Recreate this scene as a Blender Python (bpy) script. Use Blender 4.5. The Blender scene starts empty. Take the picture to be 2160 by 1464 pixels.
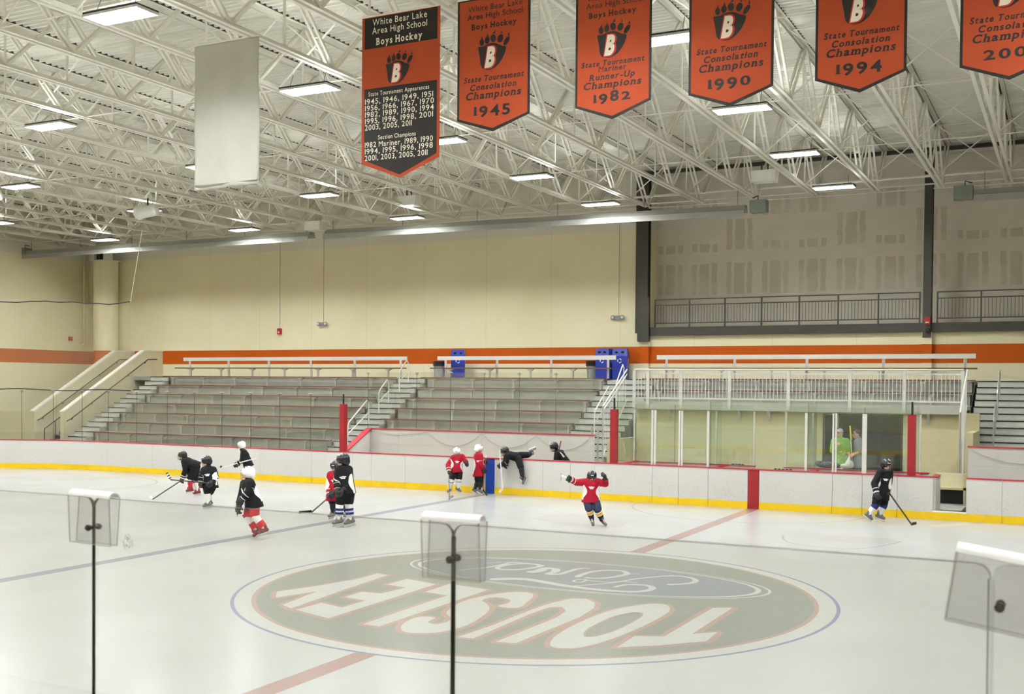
import bpy, bmesh, math, random
from mathutils import Vector, Matrix
from mathutils.geometry import tessellate_polygon
random.seed(7)
SC = bpy.context.scene
COL = SC.collection
PI = math.pi

# ------------------------------------------------------------------ camera
CAM = Vector((7.4584, -15.4844, 3.2181))
YAW, PITCH, ROLL, FPX, CYO = 0.47, -0.0194, 0.0084, 2326.29, 125.3
_f = Vector((-math.sin(YAW)*math.cos(PITCH), math.cos(YAW)*math.cos(PITCH), math.sin(PITCH)))
_r0 = Vector((math.cos(YAW), math.sin(YAW), 0)); _u0 = _r0.cross(_f)
_r = _r0*math.cos(ROLL)+_u0*math.sin(ROLL); _u = -_r0*math.sin(ROLL)+_u0*math.cos(ROLL)
cd = bpy.data.cameras.new('camera'); cam = bpy.data.objects.new('camera', cd); COL.objects.link(cam)
cam.matrix_world = Matrix(((_r.x, _u.x, -_f.x, CAM.x), (_r.y, _u.y, -_f.y, CAM.y), (_r.z, _u.z, -_f.z, CAM.z), (0, 0, 0, 1)))
cd.sensor_fit = 'HORIZONTAL'; cd.sensor_width = 36; cd.lens = FPX/2160*36; cd.shift_y = CYO/2160
cd.clip_start = 0.05; cd.clip_end = 300
cd.dof.use_dof = True; cd.dof.focus_distance = 27; cd.dof.aperture_fstop = 7.0
SC.camera = cam

def ray(px, py):
    return _f + _r*((px-1080)/FPX) - _u*((py-732-CYO)/FPX)
def at(px, py, ax, val):          # a surveyed point: where the sight line meets a known plane of the hall
    d = ray(px, py); return CAM + d*((val-CAM[ax])/d[ax])
def atd(px, py, dep):             # at a known distance along the view axis
    return CAM + ray(px, py)*dep

# ------------------------------------------------------------------ materials
def lin(c):
    return tuple((x/255/12.92 if x <= 10 else ((x/255+0.055)/1.055)**2.4) for x in c)+(1,)
class NT:
    def __init__(s, name):
        s.m = bpy.data.materials.new(name); s.m.use_nodes = True; s.t = s.m.node_tree; s.n = s.t.nodes; s.l = s.t.links
        s.n.clear(); s.out = s.n.new('ShaderNodeOutputMaterial'); s.p = s.n.new('ShaderNodeBsdfPrincipled')
        s.l.new(s.p.outputs[0], s.out.inputs[0])
    def new(s, k, **kw):
        n = s.n.new(k)
        for a, b in kw.items(): setattr(n, a, b)
        return n
    def pos(s):
        if not hasattr(s, '_pos'):
            g = s.new('ShaderNodeNewGeometry'); x = s.new('ShaderNodeSeparateXYZ'); s.l.new(g.outputs['Position'], x.inputs[0]); s._pos = (g.outputs['Position'], x)
        return s._pos
    def val(s, i, v):
        if hasattr(v, 'is_linked') or hasattr(v, 'links'): s.l.new(v, i)
        else: i.default_value = v
    def math(s, op, a, b=0.0, c=None):
        n = s.new('ShaderNodeMath', operation=op); s.val(n.inputs[0], a); s.val(n.inputs[1], b)
        if c is not None: s.val(n.inputs[2], c)
        return n.outputs[0]
    def mix(s, f, a, b):
        n = s.new('ShaderNodeMix', data_type='RGBA'); s.val(n.inputs[0], f); s.val(n.inputs[6], a); s.val(n.inputs[7], b); return n.outputs[2]
    def noise(s, scale, detail=3, vec=None, rough=.55):
        n = s.new('ShaderNodeTexNoise'); n.inputs['Scale'].default_value = scale; n.inputs['Detail'].default_value = detail; n.inputs['Roughness'].default_value = rough
        s.l.new(vec if vec else s.pos()[0], n.inputs['Vector']); return n.outputs['Fac']
    def band(s, v, lo, hi):
        return s.math('MULTIPLY', s.math('GREATER_THAN', v, lo), s.math('LESS_THAN', v, hi))
    def ramp(s, v, lo, hi):
        n = s.new('ShaderNodeMapRange'); s.val(n.inputs[0], v); n.inputs[1].default_value = lo; n.inputs[2].default_value = hi; return n.outputs[0]
    def bump(s, h, strength=.3, dist=.01):
        b = s.new('ShaderNodeBump'); b.inputs['Strength'].default_value = strength; b.inputs['Distance'].default_value = dist
        s.l.new(h, b.inputs['Height']); s.l.new(b.outputs[0], s.p.inputs['Normal'])

def mat(name, c, rough=.6, metal=0, var=.06, vs=4, spec=.5, bump=0, bs=60):
    k = NT(name); c = lin(c)
    n = k.noise(vs, 4)
    a = tuple(min(1, x*(1+var)) for x in c[:3])+(1,); b = tuple(x*(1-var) for x in c[:3])+(1,)
    k.l.new(k.mix(k.ramp(n, .3, .7), b, a), k.p.inputs['Base Color'])
    k.p.inputs['Roughness'].default_value = rough; k.p.inputs['Metallic'].default_value = metal; k.p.inputs['Specular IOR Level'].default_value = spec
    if bump: k.bump(k.noise(bs, 2), bump, .004)
    return k.m
def emis(name, c, st):
    k = NT(name); k.n.remove(k.p); e = k.new('ShaderNodeEmission'); e.inputs[0].default_value = c; e.inputs[1].default_value = st
    k.l.new(e.outputs[0], k.out.inputs[0]); return k.m
def glass(name, tint, rough=0.0, f0=.05, haze=0.0, hz=(.8, .8, .8, 1)):
    k = NT(name); k.n.remove(k.p)
    t = k.new('ShaderNodeBsdfTransparent'); t.inputs[0].default_value = tint+(1,)
    g = k.new('ShaderNodeBsdfGlossy'); g.inputs['Roughness'].default_value = rough; g.inputs[0].default_value = (1, 1, 1, 1)
    fr = k.new('ShaderNodeLayerWeight'); fr.inputs[0].default_value = .5
    fac = k.math('MULTIPLY_ADD', k.math('POWER', fr.outputs['Facing'], 5.0), .5, f0)
    m = k.new('ShaderNodeMixShader'); k.l.new(fac, m.inputs[0]); k.l.new(t.outputs[0], m.inputs[1]); k.l.new(g.outputs[0], m.inputs[2])
    o = m.outputs[0]
    if haze:
        d = k.new('ShaderNodeBsdfDiffuse'); d.inputs[0].default_value = hz
        m2 = k.new('ShaderNodeMixShader'); m2.inputs[0].default_value = haze; k.l.new(o, m2.inputs[1]); k.l.new(d.outputs[0], m2.inputs[2]); o = m2.outputs[0]
    k.l.new(o, k.out.inputs[0]); return k.m

M = {}
M['steel_white'] = mat('painted_white_steel', (231, 228, 214), .55, 0, .03)
M['deck'] = mat('white_roof_deck', (222, 219, 206), .6, 0, .05, 1)
M['white'] = mat('white_plastic', (232, 230, 224), .35, 0, .02)
M['whitem'] = mat('white_painted_metal', (208, 207, 199), .4, 0, .03)
M['hdpe'] = mat('plain_white_board', (206, 203, 197), .35, 0, .03, 2)
M['red'] = mat('red_plastic', (152, 20, 32), .4, 0, .04)
M['redcap'] = mat('red_cap', (182, 44, 62), .35, 0, .05)
M['yellow'] = mat('yellow_kick_plate', (236, 196, 8), .4, 0, .06, 3)
M['blue'] = mat('blue_board', (18, 66, 168), .4, 0, .05)
M['alu'] = mat('aluminium', (190, 190, 184), .4, .6, .05, 6)
M['step'] = mat('mill_aluminium_deck', (186, 188, 180), .5, .2, .06, 5)
M['riser'] = mat('grey_riser_sheet', (176, 176, 166), .55, .2, .07, 3)
M['brown'] = mat('brown_plank', (108, 66, 44), .5, 0, .12, 5)
M['black'] = mat('black_rubber', (22, 22, 24), .7, 0, .1)
M['blackp'] = mat('glossy_black', (16, 17, 19), .3, 0, .1)
M['dark'] = mat('dark_steel', (62, 60, 52), .5, .1, .05)
M['parapet'] = mat('cream_parapet', (212, 204, 172), .7, 0, .04, 3, bump=.2)
M['floor'] = mat('dark_rubber_floor', (70, 70, 68), .8, 0, .1, 3)
M['concrete'] = mat('grey_concrete', (150, 148, 140), .8, 0, .1, 2)
M['handrail'] = mat('dark_handrail', (74, 72, 70), .4, .3, .05)
M['heater'] = mat('heater_reflector', (158, 158, 152), 1.0, 0, .06, 2)
M['heaterbox'] = mat('grey_green_box', (128, 138, 128), .5, .1, .06)
M['banner_o'] = mat('orange_banner_cloth', (170, 72, 42), .75, 0, .05, 2, spec=.2)
M['banner_k'] = mat('black_banner_cloth', (38, 34, 32), .6, 0, .1, 3, spec=.3)
M['ink'] = mat('black_ink', (30, 26, 26), .7, 0, .05)
M['inkw'] = mat('white_ink', (236, 228, 208), .7, 0, .02)
M['inkr'] = mat('red_ink', (200, 40, 30), .7, 0, .02)
M['bin'] = mat('blue_bin_plastic', (34, 56, 158), .35, 0, .06)
M['trash'] = mat('grey_bin_plastic', (150, 152, 152), .5, 0, .06)
M['cord'] = mat('grey_cord', (178, 174, 166), .6)
M['rope'] = mat('black_rope', (40, 42, 42), .6)
M['cable'] = mat('white_cable', (226, 220, 200), .6)
M['skin'] = mat('skin', (222, 160, 128), .5, 0, .05, 30)
M['jred'] = mat('red_jersey', (166, 18, 42), .7, 0, .12, 25, spec=.2, bump=.3, bs=30)
M['jblack'] = mat('black_jersey', (24, 24, 26), .75, 0, .15, 25, spec=.2, bump=.3, bs=30)
M['jwhite'] = mat('white_jersey_cloth', (226, 224, 222), .7, 0, .04, 25, spec=.2)
M['navy'] = mat('navy_shorts', (34, 44, 74), .6, 0, .1, 25)
M['redcloth'] = mat('red_shorts', (190, 34, 48), .6, 0, .1, 25)
M['green'] = mat('green_shirt', (124, 168, 62), .7, 0, .06, 20)
M['greycloth'] = mat('grey_shirt', (128, 128, 134), .7, 0, .06, 20)
M['sockw'] = mat('white_sock', (228, 226, 220), .7, 0, .05, 20)
M['sockb'] = mat('blue_sock_band', (24, 34, 108), .7, 0, .05, 20)
M['sockr'] = mat('red_sock', (190, 30, 44), .7, 0, .08, 20)
M['socky'] = mat('gold_sock_band', (226, 168, 40), .7, 0, .05, 20)
M['sockk'] = mat('black_sock', (24, 24, 30), .7, 0, .1, 20)
M['glove'] = mat('black_glove', (26, 27, 28), .5, 0, .2, 40)
M['glovecuff'] = mat('white_glove_cuff', (214, 212, 208), .5)
M['helmk'] = mat('black_helmet', (26, 27, 30), .25, 0, .1, 8)
M['helmw'] = mat('white_helmet', (236, 234, 230), .25, 0, .03, 8)
M['boot'] = mat('grey_skate_boot', (104, 102, 104), .5, 0, .35, 40)
M['bootr'] = mat('red_skate_boot', (120, 50, 54), .5, 0, .4, 40)
M['cage'] = mat('steel_cage', (112, 114, 112), .4, .3)
M['stick'] = mat('dark_stick', (60, 56, 58), .4, 0, .2, 10)
M['stickw'] = mat('white_stick', (226, 222, 218), .4, 0, .1, 10)
M['stickr'] = mat('red_brown_stick', (120, 74, 62), .4, 0, .1, 10)
M['neon'] = mat('yellow_tape', (222, 226, 40), .5)
M['bagplastic'] = mat('white_plastic_bag', (214, 208, 206), .4, 0, .05)
M['cap'] = mat('grey_cap', (72, 72, 76), .7)
M['capb'] = mat('light_blue_cap', (140, 160, 196), .7)
M['hair'] = mat('brown_hair', (92, 66, 46), .7)
M['pantsk'] = mat('dark_trousers', (40, 40, 44), .7)
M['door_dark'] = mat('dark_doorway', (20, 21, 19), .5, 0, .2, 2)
M['wood'] = mat('pale_wood', (196, 184, 142), .6, 0, .06)
M['alarm'] = mat('red_alarm', (172, 28, 30), .4)
M['lamp'] = emis('fluorescent_glow', (.935, .975, 1.0, 1), 66)
M['upfill'] = emis('added_uplight_glow', (.935, .975, 1.0, 1), 20)  # glow of the added upward fill strips
M['lampbody'] = mat('black_lamp_trim', (44, 42, 40), .5)
M['g_far'] = glass('far_glass', (.955, .965, .95), 0, .045)
M['g_box'] = glass('box_glass', (.925, .955, .93), 0, .045)
M['g_near'] = glass('near_glass', (.93, .932, .918), 0, .03)
M['g_edge'] = mat('glass_edge', (52, 60, 54), .3)
M['clip'] = glass('grey_clip_plastic', (.935, .935, .94), .1, .03, .03, (.6, .6, .6, 1))
M['clipe'] = glass('clip_edge_plastic', (.80, .79, .81), .1, .1, .12, (.5, .5, .52, 1))
M['clipt'] = glass('clip_fold_highlight', (.92, .92, .92), .1, .3, .6, (.95, .95, .96, 1))  # whitened so the fold carries its bright highlight as colour
M['clipw'] = mat('clear_clip', (232, 232, 226), .3)
M['bannerw'] = mat('white_banner_cloth', (180, 178, 168), .7, 0, .03, 3, spec=.2, bump=.35, bs=5)

def ice_mat():
    k = NT('rink_ice')
    n1 = k.noise(.35, 4); n2 = k.noise(9, 5); n3 = k.noise(.12, 2)
    c = k.mix(k.ramp(n1, .3, .7), lin((170, 170, 168)), lin((176, 176, 174)))
    # long curved skate scratches
    x = k.new('ShaderNodeTexWave', wave_type='RINGS'); x.inputs['Scale'].default_value = .9; x.inputs['Distortion'].default_value = 6; x.inputs['Detail'].default_value = 3; x.inputs['Detail Scale'].default_value = .6
    k.l.new(k.pos()[0], x.inputs['Vector'])
    sc = k.math('MULTIPLY', k.math('GREATER_THAN', x.outputs['Fac'], .985), k.math('GREATER_THAN', n1, .55))
    c = k.mix(k.math('MULTIPLY', sc, .10), c, lin((190, 192, 186)))
    k.l.new(c, k.p.inputs['Base Color'])
    k.p.inputs['Roughness'].default_value = .1; k.l.new(k.math('MULTIPLY_ADD', n1, .10, .17), k.p.inputs['Roughness'])
    k.p.inputs['IOR'].default_value = 1.31; k.p.inputs['Specular IOR Level'].default_value = .3
    k.bump(n2, .04, .003)
    return k.m
M['ice'] = ice_mat()
def paint(name, c, a=1):
    k = NT(name); n = k.noise(1.2, 5); s = k.noise(14, 4)
    cc = lin(c); hi = tuple(min(1, v*1.05) for v in cc[:3])+(1,); lo = tuple(v*.95 for v in cc[:3])+(1,)
    k.l.new(k.mix(k.ramp(s, .3, .7), lo, hi), k.p.inputs['Base Color'])
    k.l.new(k.math('MULTIPLY_ADD', n, .10, .17), k.p.inputs['Roughness']); k.p.inputs['IOR'].default_value = 1.31; k.p.inputs['Specular IOR Level'].default_value = .3
    k.bump(s, .04, .003)
    return k.m
M['p_red'] = paint('ice_red_line', (156, 132, 128)); M['p_blue'] = paint('ice_blue_line', (132, 134, 144)); M['p_circle'] = paint('ice_blue_circle', (126, 127, 150))
M['p_grey'] = paint('ice_grey_logo', (134, 136, 129)); M['p_rim'] = paint('ice_rim', (159, 138, 129)); M['p_white'] = paint('ice_white', (174, 174, 169))
M['p_bluegrey'] = paint('ice_bluegrey', (131, 133, 137)); M['p_pink'] = paint('ice_pink_logo', (173, 168, 165)); M['p_thin'] = paint('ice_thin_line', (158, 156, 152))
M['p_frost'] = paint('ice_frost', (182, 182, 180))

def board_mat():
    k = NT('scuffed_dasher_board'); P, X = k.pos()
    z = X.outputs[2]; x = X.outputs[0]
    v = k.new('ShaderNodeTexVoronoi'); v.inputs['Scale'].default_value = 27; v.inputs['Randomness'].default_value = 1
    mp = k.new('ShaderNodeMapping'); mp.inputs['Scale'].default_value = (1, 1, 1.5); k.l.new(P, mp.inputs[0]); k.l.new(mp.outputs[0], v.inputs['Vector'])
    n = k.noise(2.2, 3); n2 = k.noise(40, 2)
    spot = k.math('LESS_THAN', v.outputs['Distance'], k.math('MULTIPLY_ADD', n2, .62, -.03))
    dens = k.math('MULTIPLY', k.ramp(n, .30, .52), k.math('MULTIPLY', k.ramp(z, .98, .5), 1))
    clean = k.math('SUBTRACT', 1, k.math('MULTIPLY', k.band(x, -13.0, -4.5), .85))
    f = k.math('MULTIPLY', k.math('MULTIPLY', spot, dens), k.math('MULTIPLY', clean, .28))
    k.l.new(k.mix(f, lin((206, 203, 198)), lin((80, 78, 75))), k.p.inputs['Base Color'])
    k.p.inputs['Roughness'].default_value = .35
    return k.m
M['board'] = board_mat()

def wall_mat(name, blocks, joint_x=None):
    k = NT(name); P, X = k.pos(); z = X.outputs[2]; x = X.outputs[0]
    n = k.noise(.5, 4); fine = k.noise(60, 3)
    cream = k.mix(k.ramp(n, .3, .7), lin((232, 223, 186)), lin((238, 230, 196)))
    cream = k.mix(k.math('MULTIPLY', k.math('LESS_THAN', z, 4.12), .45), cream, lin((224, 217, 190)))
    white = lin((226, 222, 206))
    c = k.mix(k.math('GREATER_THAN', z, 9.41), cream, white)
    o = k.mix(k.ramp(n, .3, .7), lin((186, 82, 12)), lin((194, 88, 15)))
    c = k.mix(k.band(z, 4.11, 4.775), c, o)
    if joint_x:
        fx = k.math('FRACT', k.math('DIVIDE', k.math('ADD', x, 60.0+joint_x[1]), joint_x[0]))
        j = k.math('LESS_THAN', fx, .008)
        c = k.mix(k.math('MULTIPLY', j, .16), c, lin((120, 112, 90)))
    k.l.new(c, k.p.inputs['Base Color']); k.p.inputs['Roughness'].default_value = .75; k.p.inputs['Specular IOR Level'].default_value = .25
    if blocks:
        b = k.new('ShaderNodeTexBrick'); b.inputs['Scale'].default_value = 1; b.inputs['Brick Width'].default_value = .4; b.inputs['Row Height'].default_value = .2; b.inputs['Mortar Size'].default_value = .012
        b.inputs['Color1'].default_value = b.inputs['Color2'].default_value = (1, 1, 1, 1); b.inputs['Mortar'].default_value = (0, 0, 0, 1)
        cb = k.new('ShaderNodeCombineXYZ'); k.l.new(k.math('ADD', x, X.outputs[1]), cb.inputs[0]); k.l.new(z, cb.inputs[1]); k.l.new(cb.outputs[0], b.inputs['Vector'])
        k.bump(b.outputs['Color'], .5, .01)
    else: k.bump(fine, .15, .004)
    return k.m
M['wall_far'] = wall_mat('precast_wall', False, (3.05, .55))
M['wall_end'] = wall_mat('block_wall', True)
def plain_block():
    k = NT('cream_block'); P, X = k.pos(); n = k.noise(.8, 4)
    b = k.new('ShaderNodeTexBrick'); b.inputs['Scale'].default_value = 1; b.inputs['Brick Width'].default_value = .4; b.inputs['Row Height'].default_value = .2; b.inputs['Mortar Size'].default_value = .007
    b.inputs['Color1'].default_value = lin((196, 186, 148)); b.inputs['Color2'].default_value = lin((198, 188, 150)); b.inputs['Mortar'].default_value = lin((189, 179, 142))
    cb = k.new('ShaderNodeCombineXYZ'); k.l.new(k.math('ADD', X.outputs[0], X.outputs[1]), cb.inputs[0]); k.l.new(X.outputs[2], cb.inputs[1]); k.l.new(cb.outputs[0], b.inputs['Vector'])
    k.l.new(b.outputs['Color'], k.p.inputs['Base Color']); k.p.inputs['Roughness'].default_value = .75
    return k.m
M['block'] = plain_block()
def drywall():
    k = NT('taped_drywall'); P, X = k.pos()
    nn = k.noise(3.0, 3); n2 = k.noise(1.1, 3); n4 = k.noise(.6, 2)
    x = k.math('ADD', X.outputs[0], k.math('MULTIPLY_ADD', nn, .16, -.08)); z = k.math('ADD', X.outputs[2], k.math('MULTIPLY_ADD', n2, .22, -.11))
    u = k.math('FRACT', k.math('DIVIDE', k.math('ADD', x, 100.06), 1.42))
    cell = k.math('FLOOR', k.math('DIVIDE', k.math('ADD', x, 100.06), 1.42))
    cols = k.math('ADD', k.math('ADD', k.band(u, .06, .2), k.band(u, .28, .56)), k.band(u, .64, .78))
    odd = k.math('GREATER_THAN', k.math('FRACT', k.math('MULTIPLY', cell, .37)), .55)
    lower = k.band(z, 6.9, 8.12); short = k.math('MULTIPLY', k.band(z, 8.6, 8.92), k.math('SUBTRACT', 1, odd))
    tall = k.math('MULTIPLY', k.band(z, 8.62, 9.85), odd); up = k.math('MULTIPLY', k.band(z, 9.95, 10.6), k.math('SUBTRACT', 1, odd))
    rows = k.math('MINIMUM', 1, k.math('ADD', k.math('ADD', lower, short), k.math('ADD', tall, up)))
    f = k.math('MULTIPLY', k.math('MULTIPLY', cols, rows), k.ramp(n4, .2, .55))
    base = k.mix(k.ramp(n2, .3, .7), lin((220, 213, 198)), lin((228, 221, 207)))
    k.l.new(k.mix(k.math('MULTIPLY', f, .6), base, lin((188, 180, 160))), k.p.inputs['Base Color'])
    k.p.inputs['Roughness'].default_value = .9; return k.m
M['drywall'] = drywall()
def net_mat():
    k = NT('net_mesh'); k.n.remove(k.p)
    t = k.new('ShaderNodeBsdfTransparent'); d = k.new('ShaderNodeBsdfDiffuse'); d.inputs[0].default_value = lin((176, 168, 134))
    uv = k.new('ShaderNodeUVMap'); s = k.new('ShaderNodeSeparateXYZ'); k.l.new(uv.outputs[0], s.inputs[0])
    a = k.math('LESS_THAN', k.math('FRACT', s.outputs[0]), .09); b = k.math('LESS_THAN', k.math('FRACT', s.outputs[1]), .09)
    m = k.new('ShaderNodeMixShader'); k.l.new(k.math('MAXIMUM', a, b), m.inputs[0]); k.l.new(t.outputs[0], m.inputs[1]); k.l.new(d.outputs[0], m.inputs[2]); k.l.new(m.outputs[0], k.out.inputs[0])
    return k.m
M['net'] = net_mat()

# ------------------------------------------------------------------ mesh building
ORG = {}
def thing(name, label, cat, loc=(0, 0, 0), group=None, kind=None):
    o = bpy.data.objects.new(name, None); COL.objects.link(o); o.location = loc; o.empty_display_size = .1
    ORG[o.name] = Vector(loc); tag(o, label, cat, group, kind); return o
def tag(o, label=None, cat=None, group=None, kind=None):
    if label: o['label'] = label
    if cat: o['category'] = cat
    if group: o['group'] = group
    if kind: o['kind'] = kind
    return o
class MB:
    def __init__(s): s.v = []; s.f = []; s.uv = None; s.mi = []
    def add(s, vs, fs, mi=0):
        n = len(s.v); s.v += [Vector(p) for p in vs]; s.f += [tuple(i+n for i in f) for f in fs]; s.mi += [mi]*len(fs)
    def box(s, lo, hi, mi=0):
        (a, b, c), (d, e, f) = lo, hi
        s.add([(a, b, c), (d, b, c), (d, e, c), (a, e, c), (a, b, f), (d, b, f), (d, e, f), (a, e, f)],
              [(0, 3, 2, 1), (4, 5, 6, 7), (0, 1, 5, 4), (1, 2, 6, 5), (2, 3, 7, 6), (3, 0, 4, 7)], mi); return s
    def bar(s, p, q, w, h, up=(0, 0, 1), mi=0):        # rectangular bar from p to q
        p, q = Vector(p), Vector(q); d = (q-p).normalized(); up = Vector(up)
        sd = d.cross(up)
        if sd.length < 1e-4: sd = d.cross(Vector((1, 0, 0)))
        sd.normalize(); u2 = sd.cross(d)
        o = [(-1, -1), (1, -1), (1, 1), (-1, 1)]
        s.add([p+sd*a*w/2+u2*b*h/2 for a, b in o]+[q+sd*a*w/2+u2*b*h/2 for a, b in o],
              [(0, 1, 2, 3), (7, 6, 5, 4), (0, 4, 5, 1), (1, 5, 6, 2), (2, 6, 7, 3), (3, 7, 4, 0)], mi); return s
    def tube(s, pts, r, n=8, mi=0, r2=None):
        pts = [Vector(p) for p in pts]; rings = []; m = len(pts); prev = None
        for i, p in enumerate(pts):
            d = (pts[min(i+1, m-1)]-pts[max(i-1, 0)]).normalized()
            a = prev if prev is not None else (Vector((0, 0, 1)) if abs(d.z) < .9 else Vector((1, 0, 0)))
            sd = d.cross(a)
            if sd.length < 1e-4: sd = d.cross(Vector((0, 1, 0)))
            sd.normalize(); up = sd.cross(d).normalized(); prev = up
            rr = r if r2 is None else r+(r2-r)*i/(m-1)
            rings.append([p+(sd*math.cos(t)+up*math.sin(t))*rr for t in [2*PI*j/n for j in range(n)]])
        vs = [v for R in rings for v in R]; fs = []
        for i in range(m-1):
            for j in range(n):
                fs.append((i*n+j, i*n+(j+1) % n, (i+1)*n+(j+1) % n, (i+1)*n+j))
        fs.append(tuple(range(n))[::-1]); fs.append(tuple((m-1)*n+j for j in range(n)))
        s.add(vs, fs, mi); return s
    def prism(s, poly, axis, a, b, mi=0):              # polygon in the plane normal to axis, extruded a..b
        def P(u, v, w): return (w, u, v) if axis == 0 else ((u, w, v) if axis == 1 else (u, v, w))
        n = len(poly)
        vs = [P(u, v, a) for u, v in poly]+[P(u, v, b) for u, v in poly]
        s.add(vs, [tuple(range(n))[::-1], tuple(range(n, 2*n))]+[(i, (i+1) % n, n+(i+1) % n, n+i) for i in range(n)], mi); return s
    def ell(s, c, ax, R=None, seg=16, rng=10, mi=0):
        c = Vector(c); R = R or Matrix.Identity(3); vs = []; fs = []
        for i in range(rng+1):
            t = PI*i/rng
            for j in range(seg):
                p = 2*PI*j/seg; vs.append(c+R @ Vector((ax[0]*math.sin(t)*math.cos(p), ax[1]*math.sin(t)*math.sin(p), ax[2]*math.cos(t))))
        for i in range(rng):
            for j in range(seg):
                a = i*seg+j; b = i*seg+(j+1) % seg; fs.append((a, a+seg, b+seg, b))
        s.add(vs, fs, mi); return s
    def cap(s, p, q, r0, r1, n=12, mi=0):              # tapered capsule
        p, q = Vector(p), Vector(q); d = q-p; L = d.length
        if L < 1e-5: return s.ell(p, (r0,)*3)
        d /= L; pts = []; rr = []
        for i in range(5):
            t = PI/2*(1-i/4); pts.append(p-d*r0*math.sin(t)); rr.append(max(r0*math.cos(t), 1e-3))
        for i in range(5):
            t = PI/2*(i/4); pts.append(q+d*r1*math.sin(t)); rr.append(max(r1*math.cos(t), 1e-3))
        a = Vector((0, 0, 1)) if abs(d.z) < .9 else Vector((1, 0, 0)); sd = d.cross(a).normalized(); up = sd.cross(d)
        vs = [pt+(sd*math.cos(2*PI*j/n)+up*math.sin(2*PI*j/n))*R for pt, R in zip(pts, rr) for j in range(n)]
        m = len(pts); fs = [(i*n+j, i*n+(j+1) % n, (i+1)*n+(j+1) % n, (i+1)*n+j) for i in range(m-1) for j in range(n)]
        fs += [tuple(range(n))[::-1], tuple((m-1)*n+j for j in range(n))]
        s.add(vs, fs, mi); return s
    def frust(s, p, q, a0, a1, R, n=24, mi=0):          # elliptical frustum with flat ends
        p, q = Vector(p), Vector(q); X = R.col[0]; Y = R.col[1]
        vs = [c+X*math.cos(2*PI*j/n)*a[0]+Y*math.sin(2*PI*j/n)*a[1] for c, a in ((p, a0), (q, a1)) for j in range(n)]
        s.add(vs, [(j, (j+1) % n, n+(j+1) % n, n+j) for j in range(n)]+[tuple(range(n))[::-1], tuple(range(n, 2*n))], mi); return s
    def build(s, name, m, parent=None, smooth=False, remesh=0, sm=0, label=None):
        me = bpy.data.meshes.new(name); o0 = ORG[parent.name] if parent is not None else Vector((0, 0, 0))
        if parent is None and s.v:        # origin at the base of the object
            lo = Vector([min(v[i] for v in s.v) for i in range(3)]); hi = Vector([max(v[i] for v in s.v) for i in range(3)])
            o0 = Vector(((lo.x+hi.x)/2, (lo.y+hi.y)/2, lo.z))
        me.from_pydata([tuple(v-o0) for v in s.v], [], s.f)
        for mm in (m if isinstance(m, (list, tuple)) else [m]): me.materials.append(M[mm] if isinstance(mm, str) else mm)
        if any(s.mi): me.polygons.foreach_set('material_index', s.mi)
        if s.uv:
            l = me.uv_layers.new(name='uv')
            for i, q in enumerate(s.uv): l.data[i].uv = q
        me.update()
        bm = bmesh.new(); bm.from_mesh(me); bmesh.ops.recalc_face_normals(bm, faces=bm.faces) if not s.uv else None; bm.to_mesh(me); bm.free()
        if smooth or remesh: me.polygons.foreach_set('use_smooth', [True]*len(me.polygons))
        o = bpy.data.objects.new(name, me); COL.objects.link(o)
        if parent is not None: o.parent = parent; ORG[o.name] = o0
        else: o.location = o0; ORG[o.name] = o0
        if remesh:
            r = o.modifiers.new('fuse', 'REMESH'); r.mode = 'VOXEL'; r.voxel_size = remesh; r.use_smooth_shade = True
            if sm: q = o.modifiers.new('soft', 'SMOOTH'); q.factor = .5; q.iterations = sm
        if label: o['label'] = label
        return o
def struct(name, mb, m, label=None, **k):
    o = mb.build(name, m, **k); o['kind'] = 'structure'
    if label: o['label'] = label
    return o
def kids(o): return [c for c in bpy.data.objects if c.parent == o]
KID = {}
def copy_tree(o, delta, label=None, parent=None):
    c = o.copy(); COL.objects.link(c)
    if parent is not None: c.parent = parent
    else: c.location = Vector(o.location)+Vector(delta)
    if label: c['label'] = label
    ORG[c.name] = ORG[o.name]+Vector(delta)
    if o.name not in KID: KID[o.name] = kids(o)
    for ch in KID[o.name]: copy_tree(ch, delta, None, c)
    return c
ORD = ['first', 'second', 'third', 'fourth', 'fifth', 'sixth', 'seventh', 'eighth', 'ninth', 'tenth', 'eleventh', 'twelfth', 'thirteenth', 'fourteenth', 'fifteenth', 'sixteenth', 'seventeenth', 'eighteenth', 'nineteenth', 'twentieth', 'twenty-first', 'twenty-second', 'twenty-third', 'twenty-fourth', 'twenty-fifth', 'twenty-sixth', 'twenty-seventh', 'twenty-eighth', 'twenty-ninth', 'thirtieth']

# ------------------------------------------------------------------ the hall
XL, XR, YN, YF, ZR = -38.3, 21.0, -19.0, 25.8, 11.72
struct('floor', MB().box((XL, YN, -.13), (XR, 27.8, -.03)), 'floor', 'dark rubber and concrete floor around the rink')
# ice sheet with rounded ends
CX, CY, CR, YB = -23.5, 4.76, 8.53, 13.29
def rink_outline(r_off=0, n=20):
    pts = [(XR-1, YB+r_off)]
    for i in range(n+1):
        a = PI/2+PI/2*i/n; pts.append((CX+(CR+r_off)*math.cos(a), CY+(CR+r_off)*math.sin(a)))
    for i in range(n+1):
        a = PI+PI/2*i/n; pts.append((CX+(CR+r_off)*math.cos(a), -4.6+(CR+r_off)*math.sin(a)))
    pts.append((XR-1, -4.6-(CR+r_off))); return pts
struct('floor_ice', MB().prism(rink_outline(), 2, -.03, 0), 'ice', 'pale glossy ice sheet with painted lines')
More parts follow.
